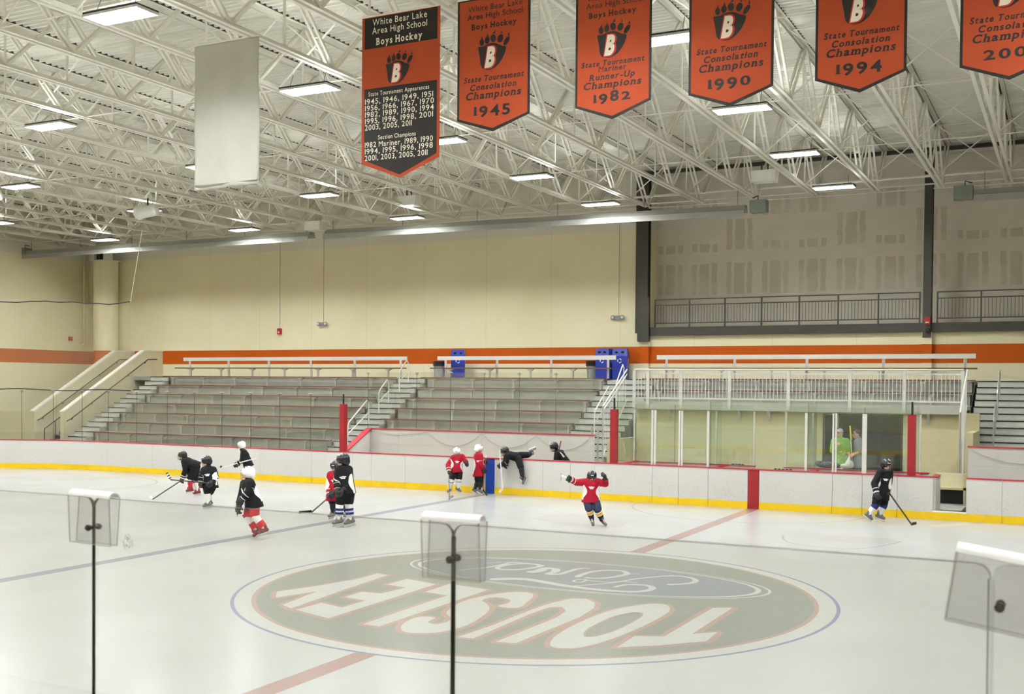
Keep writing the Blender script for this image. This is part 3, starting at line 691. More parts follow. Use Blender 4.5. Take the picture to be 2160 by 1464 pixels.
for x, s in ((-13.2, 'at the left end of the players bench'), (-3.97, 'at the left end of the penalty boxes'), (3.93, 'at the right end of the penalty boxes')):
    t = thing('padded_post', 'tall red padded post on the boards '+s, 'post', (x, YB+.06, 1.06), 'red padded posts')
    MB().box((x-.09, YB-.03, 1.06), (x+.09, YB+.15, 2.56)).build('pad', 'red', t); MB().box((x-.02, YB+.04, 2.56), (x+.02, YB+.08, GT)).build('post_tip', 'blackp', t)
MB_ = MB
# pucks and bag on the ledge
for i in range(4):
    q = MB(); q.tube([(-.9+i*.09, BY+.04, 1.061), (-.9+i*.09, BY+.04, 1.087)], .038, 16); tag(q.build('hockey_puck', 'black'), 'black puck on the back ledge left of the red strip', 'puck', 'pucks lying on the ledge')
for i in range(5):
    q = MB(); q.tube([(.55+i*.1, YB+.108, 1.061), (.55+i*.1, YB+.108, 1.087)], .036, 16); tag(q.build('hockey_puck', 'black'), 'black puck on the front boards ledge right of the red strip', 'puck', 'pucks on the right ledge')
b = MB(); b.ell((1.55, 15.0, 1.13), (.3, .14, .09)); b.ell((1.35, 15.02, 1.16), (.12, .1, .07)); b.ell((1.8, 15.0, 1.12), (.12, .1, .06))
t = thing('equipment_bag', 'dark grey soft bag lying behind the right penalty box glass', 'bag', (1.55, 15.0, 0))
b.build('bag_body', 'cap', t, remesh=.02); MB().tube(smoothc([(1.35, 14.9, 1.14), (1.5, 14.86, 1.24), (1.7, 14.9, 1.14)], 5), .012).build('strap', 'black', t)
t = thing('bag_shelf', 'low shelf under the dark grey bag', 'shelf', (1.55, 15.0, .12)); MB().box((1.2, 14.86, 1.0), (1.95, 15.2, 1.04)).build('shelf_board', 'hdpe', t)
for x in (1.25, 1.9): MB().box((x-.02, 14.9, .12), (x+.02, 15.15, 1.0)).build('leg', 'hdpe', t)

# ------------------------------------------------------------------ players bench
HY, HX0, HX1 = 14.8, -13.2, -5.2
t = thing('bench_back_wall', 'long plain white wall with red cap behind the players bench', 'wall panel', ((HX0+HX1)/2, HY, 0), 'white walls behind the players benches')
MB().box((HX0, HY, 0), (HX1, HY+.1, 1.73)).build('panel_face', 'hdpe', t); MB().box((HX0-.03, HY-.03, 1.73), (HX1+.02, HY+.12, 1.76)).build('cap_rail', 'redcap', t)
for x in (-12.05, -9.0, -7.4): MB().box((x-.003, HY-.003, 0), (x+.003, HY+.01, 1.73)).build('seam', 'cord', t)
MB().box((HX0, HY-.003, 1.25), (HX1, HY+.01, 1.256)).build('seam', 'cord', t)
t = thing('bench_side_wall', 'white side wall with sloped red cap at the left end of the players bench', 'wall panel', (HX0, 14.1, 0))
MB().prism([(YB+.1, 0), (HY, 0), (HY, 1.73), (YB+.1, 1.03)], 0, HX0-.05, HX0+.05).build('panel_face', 'hdpe', t)
MB().prism([(YB+.1, 1.03), (HY, 1.73), (HY, 1.77), (YB+.1, 1.07)], 0, HX0-.11, HX0+.11).build('cap_rail', 'redcap', t)
ax = [-13.066, -10.962, -8.965, -7.076, -5.264]
for i, (a, b) in enumerate(zip(ax[:-1], ax[1:])):
    P = [(a+(b-a)*j/10, HY-.035, 1.70-.42*(1-((j-5)/5)**2)) for j in range(11)]
    if i == 0: P = [(p[0], p[1], 1.7-.3*(1.7-p[2])) for p in P]
    tag(MB().tube(P, .008, 6).build('swag_rope', 'cord'), 'thin grey cord swagged on the white bench wall, %s swag from left' % ORD[i], 'cord', 'cord swags on the bench wall')
gx = [-13.296, -11.41, -10.154, -8.932, -7.705, -6.47, -5.25]
for i, (a, b) in enumerate(zip(gx[:-1], gx[1:])): pane((a, HY+.06), (b, HY+.06), 1.76, 3.6, 'glass pane above the white players bench wall, %s from left' % ORD[i], group='glass above the players bench wall')
t = thing('players_bench', 'long low bench inside the players box', 'bench', (-9.2, 14.3, 0)); MB().box((-12.9, 14.35, .5), (-5.6, 14.65, .55)).build('seat', 'wood', t)
for i in range(5): MB().box((-12.5+i*1.6, 14.4, 0), (-12.42+i*1.6, 14.6, .5)).build('leg', 'hdpe', t)
# the other players bench at right
t = thing('bench_back_wall', 'white wall with red cap at the right edge beyond the open gate', 'wall panel', (9, HY, 0), 'white walls behind the players benches')
MB().box((5.12, HY, 0), (13, HY+.1, 1.73)).build('panel_face', 'hdpe', t); MB().box((5.1, HY-.03, 1.73), (13.02, HY+.12, 1.76)).build('cap_rail', 'redcap', t)
MB().box((5.12, HY-.003, 1.25), (13, HY+.01, 1.256)).build('seam', 'cord', t)
P = [(5.15+j*.3, HY-.035, 1.70-.34*(1-((j-4)/4)**2)) for j in range(9)]
tag(MB().tube(P, .008, 6).build('swag_rope', 'cord'), 'thin grey cord swagged on the white wall at the right edge', 'cord')
tag(MB().tube([(4.86, 16.6, 0), (4.86, 16.6, 2.95)], .03).build('support_post', 'whitem'), 'slim white post beside the right-edge aisle stairs', 'post')
tag(MB().tube([(-6.28, 18.2, .3), (-6.28, 18.2, 2.9)], .03).build('support_post', 'whitem'), 'slim white post at the foot of the aisle right of the middle section', 'post')

# ------------------------------------------------------------------ far glass left of the bench
gx = [-23.5, -22.125, -20.668, -19.43, -18.207, -16.958, -15.747, -14.496, -13.28]
for i, (a, b) in enumerate(zip(gx[:-1], gx[1:])): pane((a, YB+.06), (b, YB+.06), 1.06, GT, 'glass pane above the far boards, %s from the corner' % ORD[i])
for i in range(8):
    a0, a1 = PI/2+PI/2*i/NA, PI/2+PI/2*(i+1)/NA; r = CR+.06
    pane((CX+r*math.cos(a1), CY+r*math.sin(a1)), (CX+r*math.cos(a0), CY+r*math.sin(a0)), 1.06, GT, 'glass pane on the curved corner boards, %s from the straight side' % ORD[i], group='glass panes on the corner')
# protective net behind the corner glass
def netpath():
    P = [(-22.45, YB+.08), (-23.5, YB+.08)]; r = CR+.08
    for i in range(1, 23): a = PI/2+PI/2*i/22*.9; P.append((CX+r*math.cos(a), CY+r*math.sin(a)))
    return P
NP = netpath(); b = MB(); s = 0; b.uv = []; zt0, zb0 = 6.13, 2.90
for i, p in enumerate(NP):
    b.v += [Vector((*p, zb0+(.0 if i else -.02))), Vector((*p, zt0-(.06 if i == 0 else .12 if i < 4 else 0)))]
for i in range(len(NP)-1):
    L = math.dist(NP[i], NP[i+1]); b.f.append((2*i, 2*i+2, 2*i+3, 2*i+1)); b.mi.append(0)
    b.uv += [(s/.03, 0), ((s+L)/.03, 0), ((s+L)/.03, 3.3/.03), (s/.03, 3.3/.03)]; s += L
t = thing('safety_net', 'pale safety net strung between two ropes behind the left corner glass', 'net', (-24, YB, 2.9))
o = b.build('netting', 'net', t)
top = [(p[0], p[1], zt0-(.06 if i == 0 else .14 if i == 1 else .08 if i < 4 else .03*math.sin(i*1.7))) for i, p in enumerate(NP)]
MB().tube(top, .02, 6).build('top_rope', 'rope', t); MB().tube([(p[0], p[1], zb0+.03*math.sin(i)) for i, p in enumerate(NP)], .022, 6).build('bottom_rope', 'rope', t)
tag(MB().tube([(-22.45, YB+.08, 6.07), at(300, 484, 1, 12.6)], .011, 6).build('support_cable', 'cable'), 'thin white cable holding up the right end of the net', 'cable')
# ------------------------------------------------------------------ roof trusses
TX0, TSP, ZB, ZT = 1.36, 2.075, 9.97, 11.62
bn = [23.95-3.3*i for i in range(13)]             # bottom panel points
tn = [bn[0]+1.65]+[b-1.65 for b in bn]            # top panel points
def angle_pair(p, q, w=.06, gap=.05, mb=None, upv=(1, 0, 0)):
    mb = mb or MB()
    for s in (-1, 1): mb.bar(Vector(p)+Vector((s*(gap/2+w/2), 0, 0)), Vector(q)+Vector((s*(gap/2+w/2), 0, 0)), w*1.0, w*.9, upv)
    return mb
def make_truss():
    t = thing('roof_truss', 'x', 'roof truss', (0, 3, ZB), 'parallel white steel roof trusses')
    b = MB(); y0, y1 = -17.5, 24.05
    for s in (-1, 1):
        b.box((s*.045-.0 if s > 0 else -.125, y0, ZB-.005), (.125 if s > 0 else -.045, y1, ZB+.012)); b.box((s*.045-.006, y0, ZB), (s*.045+.006, y1, ZB+.1))
    b.build('bottom_chord', 'steel_white', t)
    b = MB()
    for s in (-1, 1):
        b.box((.035 if s > 0 else -.125, -18.9, ZT+.07), (.125 if s > 0 else -.035, 25.75, ZT+.085)); b.box((s*.041-.006, -18.9, ZT-.03), (s*.041+.006, 25.75, ZT+.07))
    b.build('top_chord', 'steel_white', t); MB().box((-.13, -18.9, ZR-.004), (.13, 25.75, ZR+.066)).build('flute_shade', 'dark', t)  # dark strip stands in for the shade inside the deck flutes
    for i, y in enumerate(bn):
        angle_pair((0, y, ZB+.03), (0, tn[i], ZT+.02), .055 if i else .07, .05 if i else .03, upv=(1, 0, 0)).build('diagonal_brace', 'steel_white', t)
        d = angle_pair((0, y, ZB+.03), (0, tn[i+1], ZT+.02), .06, .07)
        for f in (.35, .7):
            c = Vector((0, y, ZB+.03)).lerp(Vector((0, tn[i+1], ZT+.02)), f); d.box((-.04, c.y-.03, c.z-.04), (.04, c.y+.03, c.z+.04))
        d.build('diagonal_brace', 'steel_white', t)
        MB().box((-.02, tn[i+1]-.02, ZB+.05), (.02, tn[i+1]+.02, ZT)).build('hanger', 'steel_white', t)
        g = MB(); g.prism([(y-.18, ZB+.01), (y+.18, ZB+.01), (y+.1, ZB+.2), (y-.1, ZB+.2)], 0, -.006, .006); g.build('gusset_plate', 'steel_white', t)
    return t
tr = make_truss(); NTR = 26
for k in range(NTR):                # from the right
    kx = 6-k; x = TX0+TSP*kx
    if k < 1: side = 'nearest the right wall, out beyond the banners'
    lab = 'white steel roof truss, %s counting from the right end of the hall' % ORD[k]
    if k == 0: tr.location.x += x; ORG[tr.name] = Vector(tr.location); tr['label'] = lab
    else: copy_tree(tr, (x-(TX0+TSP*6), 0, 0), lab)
# bridging between the trusses
br = thing('truss_bridging', 'thin white crossed bridging rods between two roof trusses', 'brace', (0, 0, ZB), 'crossed bridging rods between the roof trusses')
MB().tube([(0.12, 0, ZB+.02), (TSP-.12, 0, ZB+.02)], .014, 6).build('lower_rod', 'steel_white', br)
MB().bar((0.05, 0, ZB+.05), (TSP-.05, 0, ZT-.02), .035, .03).build('cross_rod', 'steel_white', br); MB().bar((0.05, 0.05, ZT-.02), (TSP-.05, 0.05, ZB+.05), .035, .03).build('cross_rod', 'steel_white', br)
MB().tube([(0.12, 0, ZT-.02), (TSP-.12, 0, ZT-.02)], .014, 6).build('upper_rod', 'steel_white', br)
first = True
for yb in (-12.4, -6.7, -.96, 4.85, 10.7, 16.6, 22.1):
    for k in range(NTR-1):
        x = TX0+TSP*(5-k)
        if first: br.location = (x, yb, ZB); ORG[br.name] = Vector((x, yb, ZB)); first = False; bx0 = Vector((x, yb, ZB))
        else: copy_tree(br, Vector((x, yb, ZB))-bx0)
# dark eave beam, pipes under the deck at the wall
tag(MB().box((-7.9, 25.6, 11.52), (20.9, 25.78, 11.64)).build('eave_beam', 'dark'), 'dark steel beam under the roof deck above the balcony', 'beam')
for i, (y, z, r) in enumerate(((25.5, 10.35, .03), (25.4, 10.62, .045), (25.6, 10.2, .022))):
    tag(MB().tube([(-34, y, z), (20.8, y, z)], r).build('ceiling_pipe', 'steel_white'), 'long white pipe along the wall under the roof, %s from the top' % ('topmost' if i == 1 else 'middle one' if i == 0 else 'lowest'), 'pipe')
# steel columns and balcony beam
def column(x0, x1, label, z0=5.0):
    t = thing('steel_column', label, 'column', ((x0+x1)/2, 25.6, z0), 'dark steel columns')
    MB().box((x0, 25.5, z0), (x1, 25.54, 11.45)).build('front_flange', 'dark', t); MB().box((x0, 25.8, z0), (x1, 25.84, 11.45)).build('back_flange', 'dark', t); MB().box(((x0+x1)/2-.02, 25.54, z0), ((x0+x1)/2+.02, 25.8, 11.45)).build('web', 'dark', t)
    return t
t = column(-7.86, -7.45, 'dark steel column at the left end of the balcony'); MB().box((-7.8, 25.4, 4.95), (-7.35, 25.5, 6.7)).build('splice_plate', 'dark', t); MB().box((-7.95, 25.5, 5.3), (-7.86, 25.8, 11.4)).build('wall_angle', 'dark', t)
column(2.74, 3.02, 'dark steel column between the two balcony rails'); column(13.3, 13.6, 'dark steel column beyond the right edge')
tag(MB().box((-7.45, 25.62, 5.2), (2.74, 25.79, 5.52)).build('balcony_beam', 'dark'), 'dark steel beam under the left balcony rail', 'beam')
tag(MB().box((3.02, 25.62, 5.2), (13.3, 25.79, 5.52)).build('balcony_beam', 'dark'), 'dark steel beam under the right balcony rail', 'beam')
for x0, x1 in ((-7.8, -7.4), (2.72, 3.05)): struct('trim_%d' % (23 if x0 < 0 else 24), MB().box((x0, 25.55, 3.48), (x1, 25.8, 4.95 if x0 < 0 else 5.2)), 'wall_far')
def balcony_rail(x0, x1, label):
    t = thing('balcony_railing', label, 'railing', ((x0+x1)/2, 25.7, 5.52), 'dark balcony railings'); y = 25.7
    for z, nm in ((6.6, 'top_rail'), (6.38, 'upper_rail'), (5.68, 'bottom_rail')): MB().box((x0, y-.02, z-.02), (x1, y+.02, z+.02)).build(nm, 'dark', t)
    n = max(1, round((x1-x0)/1.45))
    for i in range(n+1):
        x = x0+(x1-x0)*i/n; MB().box((x-.025, y-.025, 5.5), (x+.025, y+.025, 6.62)).build('post', 'dark', t)
        if i < n:
            for j in range(1, 12):
                xx = x+(x1-x0)/n*j/12; MB().box((xx-.008, y-.008, 5.7), (xx+.008, y+.008, 6.37)).build('baluster', 'dark', t)
balcony_rail(-7.2, 2.62, 'dark balcony railing left of the middle column'); balcony_rail(3.2, 13.1, 'dark balcony railing at the right edge')

# ------------------------------------------------------------------ lamps
def make_lamp():
    t = thing('hanging_lamp', 'x', 'lamp', (0, 0, 9.58), 'fluorescent lamps hanging from the roof trusses')
    L, W = .63, .24
    b = MB(); b.box((-L, -W, .06+9.58), (L, W, .075+9.58)); b.box((-L-.01, -W-.015, 9.62), (-L+.01, W+.015, 9.66)); b.box((L-.01, -W-.015, 9.62), (L+.01, W+.015, 9.66))
    for s in (-1, 1): b.bar((-L, s*(W+.02), 9.645), (L, s*(W+.02), 9.645), .01, .03)
    b.build('housing', 'lampbody', t); q = MB(); q.box((-L-.012, -W-.02, 9.586), (-L, W+.02, 9.63)); q.box((L, -W-.02, 9.586), (L+.012, W+.02, 9.63)); q.box((-L, -W-.02, 9.586), (L, -W-.008, 9.63)); q.box((-L, W+.008, 9.586), (L, W+.02, 9.63)); [q.box((-L, -W+.08*i_-.004, 9.586), (L, -W+.08*i_+.004, 9.605)) for i_ in range(1, 6)]; q.build('reflector_rim', 'whitem', t)
    df = MB().box((-L+.015, -W, 9.603), (L-.015, W, 9.63)).build('diffuser', 'lamp', t)
    MB().box((-L+.06, -.07, 9.656), (L-.06, .07, 9.662)).build('added_uplight', 'upfill', t)  # glowing strip added on the housing top to brighten ceiling and walls
    for i in range(6):
        y = -W+.04+i*.08; MB().prism([(y-.03, 9.585), (y+.03, 9.585), (y, 9.63)], 0, L-.02, L+.012).build('reflector_end', 'whitem', df)
    for s in (-1, 1): MB().tube([(s*.45, 0, 9.65), (s*.45, -.1, 9.74), (s*.45, 0, 9.97)], .006, 5).build('hanger_wire', 'lampbody', t)
    MB().box((.3, -.1, 9.65), (.55, .05, 9.7)).build('junction_box', 'lampbody', t)
    return t
lamp = make_lamp(); lx = [.58-8.02*k for k in range(5)][::-1]+[8.6]; ly = [-17.8, -12.4, -6.9, -1.35, 4.0, 9.62, 15.05, 20.6]
first = True
for i, x in enumerate(lx):
    for j, y in enumerate(ly):
        if x > 8 and y > 16: continue
        lab = 'bright fluorescent lamp, %s row from the far wall, %s column from the left end' % (ORD[len(ly)-1-j], ORD[i])
        if first: lamp.location = (x, y, 9.58); lamp['label'] = lab; l0 = Vector((x, y, 0)); ORG[lamp.name] = Vector((x, y, 9.58)); first = False
        else: copy_tree(lamp, Vector((x, y, 0))-l0, lab)

# ------------------------------------------------------------------ heaters
def heater(xa, xb, y, z, label, box_end, dz=0):
    t = thing('tube_heater', label, 'heater', ((xa+xb)/2, y, z), 'long ceiling heaters over the bleachers')
    d = lambda x: dz*(x-xa)/(xb-xa)
    b = MB(); P = [(-.22, -.02), (-.13, .2), (.13, .2), (.22, -.02)]
    for i in range(3):
        (a, c), (e, g) = P[i], P[i+1]
        b.add([(xa, y+a, z+c), (xb, y+a, z+c+d(xb)), (xb, y+e, z+g+d(xb)), (xa, y+e, z+g), (xa, y+a*.96, z+c-.015), (xb, y+a*.96, z+c-.015+d(xb)), (xb, y+e*.96, z+g-.015+d(xb)), (xa, y+e*.96, z+g-.015)], [(0, 1, 2, 3), (7, 6, 5, 4), (0, 4, 5, 1), (3, 2, 6, 7), (0, 3, 7, 4), (1, 5, 6, 2)])
    b.build('reflector', 'heater', t)
    MB().bar((xa, y-.3, z-.1), (xb, y-.3, z-.1+d(xb)), .02, .2).build('side_shield', 'heater', t)
    MB().tube([(xa, y, z+.08), (xb, y, z+.08+d(xb))], .05).build('burner_tube', 'alu', t)
    n = int((xb-xa)/3.0)
    for i in range(n+1):
        x = xa+.3+(xb-xa-.6)*i/n; MB().tube([(x, y, z+.2+d(x)), (x, y, 9.98)], .008, 5).build('hanger_wire', 'lampbody', t)
    if box_end:
        x = box_end; s = 1 if x > (xa+xb)/2 else -1
        MB().box((x+s*.06-.28*(s < 0)*2, y-.2, z-.08+d(x)), (x+s*.06+.28*2*(s > 0)+.0*s, y+.2, z+.34+d(x))).build('burner_box', 'heaterbox', t)
        MB().tube([(x+s*.3, y, z+.34+d(x)), (x+s*.3, y, z+.5+d(x)), (x+s*.1, y+.1, z+.45+d(x))], .02).build('gas_pipe', 'dark', t)
    return t
heater(-38.15, -20.95, 21.9, 9.355, 'long grey tube heater at the far left under the roof', -38.0, -.02)
heater(-20.2, -2.6, 21.9, 9.375, 'long grey tube heater over the middle bleachers', -2.5, -.14)
heater(4.62, 18, 21.9, 9.235, 'long grey tube heater at the top right edge', 4.65)
tag(MB().box((-20.75, 21.1, 9.5), (-20.0, 21.6, 9.85)).build('heater_bracket', 'steel_white'), 'white bracket block between the two left heaters', 'bracket')
tag(MB().box((-20.5, 21.5, 9.85), (-20.32, 21.68, 11.6)).build('drop_post', 'alu'), 'grey vertical post above the gap between the heaters', 'post')

# ------------------------------------------------------------------ speakers
def speaker(c, label, kind):
    t = thing('ceiling_speaker', label, 'speaker', (c[0], c[1], c[2]), 'white ceiling speakers'); x, y, z = c
    if kind == 'box':
        b = MB(); b.prism([(x-.36, z), (x+.36, z), (x+.4, z+.36), (x-.4, z+.36)], 1, y-.2, y+.25); b.build('cabinet', 'white', t); MB().box((x-.3, y-.215, z+.05), (x+.3, y-.2, z+.31)).build('grille', 'clipw', t)
        MB().bar((x-.1, y, z+.36), (x-.1, y, z+.6), .04, .04).build('mount', 'dark', t); MB().bar((x+.1, y, z+.36), (x+.1, y, z+.6), .04, .04).build('mount', 'dark', t)
    else:
        b = MB()
        b.tube([(x-.32, y-.1, z+.05), (x-.2, y-.06, z+.06), (x+.02, y, z+.1), (x+.24, y+.05, z+.14), (x+.34, y+.08, z+.16)], .2, 20); b.ell((x+.22, y+.05, z+.13), (.2, .19, .19)); b.ell((x-.3, y-.1, z+.06), (.1, .27, .25))
        b.build('horn', 'white', t, remesh=.02, sm=3); MB().bar((x, y, z+.2), (x, y, z+.55), .04, .04).build('mount', 'dark', t)
speaker((-15.0, 20.0, 9.95), 'white box speaker under the trusses above the middle bleachers', 'box')
speaker((-1.4, 19.6, 9.75), 'white box speaker hanging above the balcony', 'box')
speaker((-20.85, 12.6, 8.95), 'rounded white horn speaker under the lamp above the net cable', 'horn')
speaker((-25.3, 9.9, 9.35), 'rounded white horn speaker cut by the left edge', 'horn')

# ------------------------------------------------------------------ left stair
def parapet(x, label):
    t = thing('stair_wall', label, 'stair wall', (x, 22.5, 0), 'sloped cream stair walls')
    pr = [(19.7, -.02), (25.78, -.02), (25.78, 4.74), (24.55, 4.74), (19.7, 1.83)]
    if x < -34: pr = [(19.7, -.02), (21.6, .05), (24.4, 2.9), (25.78, 3.4), (25.78, 4.74), (24.55, 4.74), (19.7, 1.83)]
    MB().prism(pr, 0, x-.22, x).build('wall_body', 'parapet', t)
    MB().prism([(19.68, 1.8), (24.56, 4.72), (25.78, 4.72), (25.78, 4.78), (24.53, 4.78), (19.66, 1.86)], 0, x-.24, x+.02).build('coping', 'steel_white', t)
parapet(-33.1, 'sloped cream stair wall beside the left bleachers'); parapet(-35.0, 'sloped cream stair wall farther left against the end wall')
def wallrail(x, s, label):
    t = thing('wall_handrail', label, 'handrail', (x, 22, 1.3), 'dark wall handrails on the stair walls'); o = s*.09
    A, B = (x+o, 20.0, 1.5), (x+o, 24.7, 4.32)
    MB().tube([(x+o, 19.8, 1.42), A, B, (x+o, 25.3, 4.34)], .025).build('rail', 'handrail', t)
    for f in (.03, .27, .5, .74, .97):
        p = Vector(A).lerp(Vector(B), f); MB().tube([p, p-Vector((o*.4, 0, .1)), p-Vector((o, 0, .1))], .015, 6).build('bracket', 'handrail', t)
wallrail(-33.1, 1, 'dark handrail on the bleacher side of the right stair wall'); wallrail(-35.0, 1, 'dark handrail on the left stair wall'); wallrail(-33.32, -1, 'dark handrail on the hidden side of the right stair wall')
t = thing('staircase', 'dark stairs with pale nosings between the two cream stair walls', 'stairs', (-34.1, 22, 0))
for j in range(19):
    y = 20.0+.27*j; z = .18*(j+1); MB().box((-34.98, y, z-.18), (-33.34, y+.29, z)).build('step', 'floor', t); MB().box((-34.98, y-.012, z-.03), (-33.34, y, z+.004)).build('nosing', 'alu', t)
t = thing('stair_foot_railing', 'short dark railing at the foot of the left stairs', 'railing', (-33.9, 19.6, 0))
MB().tube([(-34.1, 19.5, 0), (-34.1, 19.5, 1.05), (-34.1, 20.6, 1.7)], .025).build('rail', 'handrail', t); MB().tube([(-34.1, 20.1, .2), (-34.1, 20.1, 1.4)], .02).build('post', 'handrail', t)
tag(MB().box((-38.2, 19.7, -.02), (-35.22, 19.9, 1.80)).build('low_wall', 'parapet'), 'low cream wall left of the stairs at the left edge', 'wall panel')
t = struct('door_2', MB().box((-38.28, 19.6, 0), (-38.05, 19.68, 1.55)), 'dark', 'dark door edge at the left frame edge')
tag(MB().tube([(-36.35, 25.15, 3.3), (-36.35, 25.15, 9.3)], .6, 40).build('round_column', M['wall_end'], smooth=False), 'round cream block column in the left corner', 'column')
t = thing('column_bracket', 'steel seat with openings on top of the corner column', 'bracket', (-36.9, 24.9, 9.3))
for x in (-36.8, -36.4, -35.95): MB().box((x-.12, 24.7, 9.34), (x+.12, 25.1, 10.0)).build('plate', 'dark' if x == -36.4 else 'steel_white', t)
MB().box((-36.95, 24.6, 9.3), (-35.75, 25.7, 9.34)).build('cap_plate', 'steel_white', t)
t = thing('wall_downpipe', 'cream downpipe in the left corner', 'pipe', (-38.15, 25.5, 5.2)); MB().tube([(-38.15, 25.4, 5.3), (-38.15, 25.4, 10.4)], .08).build('pipe', 'parapet', t); MB().tube([(-38.15, 25.4, 5.3), (-38.15, 25.4, 5.15), (-38.28, 25.4, 5.1)], .08).build('elbow', 'parapet', t)

# ------------------------------------------------------------------ wall devices
def conduit(t, x, z0, z1=9.9, y=25.77): MB().tube([(x, y, z0), (x, y, z1)], .012, 6).build('conduit', 'cord', t)
t = thing('fire_strobe', 'small red fire alarm strobe on the cream wall above the left bleachers', 'alarm', (-25.76, 25.75, 5.5)); MB().box((-25.86, 25.7, 5.5), (-25.66, 25.8, 5.78)).build('alarm_box', 'alarm', t); MB().box((-25.8, 25.68, 5.56), (-25.72, 25.7, 5.64)).build('strobe_lens', 'white', t); conduit(t, -25.76, 5.78)
def emlight(x, label):
    t = thing('emergency_light', label, 'emergency light', (x, 25.7, 5.85), 'twin-head emergency lights'); MB().box((x-.16, 25.68, 5.86), (x+.16, 25.8, 6.02)).build('housing', 'trash', t)
    for s in (-1, 1): MB().ell((x+s*.2, 25.66, 5.94), (.1, .07, .1)).build('lamp_head', 'trash', t, smooth=True); MB().ell((x+s*.2, 25.6, 5.94), (.05, .02, .05)).build('lens', 'white', t, smooth=True)
    conduit(t, x, 6.02)
emlight(-23.24, 'grey twin-head emergency light on the wall above the left bleachers'); emlight(-8.75, 'grey twin-head emergency light near the balcony corner')
t = thing('fire_pull_station', 'tiny red alarm box on the end wall near the corner', 'alarm', (-38.25, 25.25, 5.3)); MB().box((-38.3, 24.5, 5.3), (-38.2, 24.7, 5.5)).build('alarm_box', 'alarm', t)
t = thing('fire_strobe', 'small red alarm strobe on the dark middle column', 'alarm', (2.9, 25.5, 5.5)); MB().box((2.8, 25.4, 5.45), (3.0, 25.5, 5.72)).build('alarm_box', 'alarm', t); MB().box((2.84, 25.38, 5.5), (2.96, 25.4, 5.55)).build('strobe_lens', 'white', t)
t = thing('dome_camera', 'small black dome camera below the red strobe', 'camera', (2.93, 25.45, 5.2)); MB().ell((2.93, 25.45, 5.25), (.09, .09, .09)).build('dome', 'blackp', t, smooth=True); MB().box((2.86, 25.4, 5.3), (3.0, 25.55, 5.36)).build('mount', 'dark', t)

# ------------------------------------------------------------------ bins on the concourse
def recyc(x, y, a, label):
    t = thing('recycling_bin', label, 'recycling bin', (x, y, 3.48), 'blue recycling bins'); Rm = Matrix.Rotation(a, 4, 'Z'); T = Matrix.Translation((x, y, 3.48))@Rm
    def put(mb, nm, m, **k):
        mb.v = [T@v for v in mb.v]; return mb.build(nm, m, t, **k)
    w, d = .3, .3
    b = MB(); b.add([(-w*.92, -d*.92, 0), (w*.92, -d*.92, 0), (w*.92, d*.92, 0), (-w*.92, d*.92, 0), (-w, -d, .9), (w, -d, .9), (w, d, .9), (-w, d, .9)], [(0, 1, 2, 3), (4, 5, 6, 7), (0, 1, 5, 4), (1, 2, 6, 5), (2, 3, 7, 6), (3, 0, 4, 7)]); put(b, 'bin_body', 'bin')
    b = MB(); b.add([(-w-.01, -d-.01, .9), (w+.01, -d-.01, .9), (w+.01, d+.01, .9), (-w-.01, d+.01, .9), (-w*.9, -d*.8, 1.2), (w*.9, -d*.8, 1.2), (w*.9, d*.8, 1.2), (-w*.9, d*.8, 1.2)], [(0, 1, 2, 3), (4, 5, 6, 7), (0, 1, 5, 4), (1, 2, 6, 5), (2, 3, 7, 6), (3, 0, 4, 7)]); put(b, 'bin_hood', 'bin')
    for s in (-1, 1):
        b = MB(); b.tube([(s*.12, -.29, 1.04), (s*.12, -.262, 1.045)], .06, 16); put(b, 'hole', 'blackp')
        b = MB(); b.tube([(.29, s*.12, 1.04), (.262+.025, s*.12, 1.045)], .06, 16); put(b, 'hole', 'blackp')
    for fx_ in (0, 1):          # three chasing arrows as an open ring of bent bars
        b = MB()
        for q in range(3):
            P = [(.075*math.cos(u), .075*math.sin(u)) for u in [2*PI/3*q+.25+j*.28 for j in range(6)]]
            for (u0, v0), (u1, v1) in zip(P[:-1], P[1:]):
                if fx_ == 0: b.bar((u0, -.298, .72+v0), (u1, -.298, .72+v1), .035, .01, (0, 1, 0))
                else: b.bar((.298, u0, .72+v0), (.298, u1, .72+v1), .01, .035, (0, 1, 0))
        put(b, 'recycling_symbol', 'white')
    for z in (.2, .5):
        b = MB(); b.box((-w*.97, -d*.97-.005, z), (w*.97, -d*.93, z+.02)); put(b, 'rib', 'bin')
recyc(-15.62, 24.9, .5, 'blue recycling bin behind the left end of the middle section'); recyc(-8.95, 24.9, -.1, 'blue recycling bin behind the right end of the middle section, left of its twin'); recyc(-8.4, 25.15, .2, 'blue recycling bin behind the right end of the middle section, right of its twin')
def trash(x, y, label):
    t = thing('trash_can', label, 'trash can', (x, y, 3.48), 'grey trash cans')
    b = MB(); n = 20; b.tube([(x, y, 3.48), (x, y, 4.12)], .23, n, r2=.28); b.build('can_body', 'trash', t, smooth=False); b = MB(); b.tube([(x, y, 4.0), (x, y, 4.2)], .295, n, r2=.3); b.build('black_liner', 'blackp', t)
trash(-16.5, 24.9, 'grey round trash can with black liner left of the blue bin'); trash(-9.55, 25.1, 'grey round trash can with black liner beside the twin blue bins')

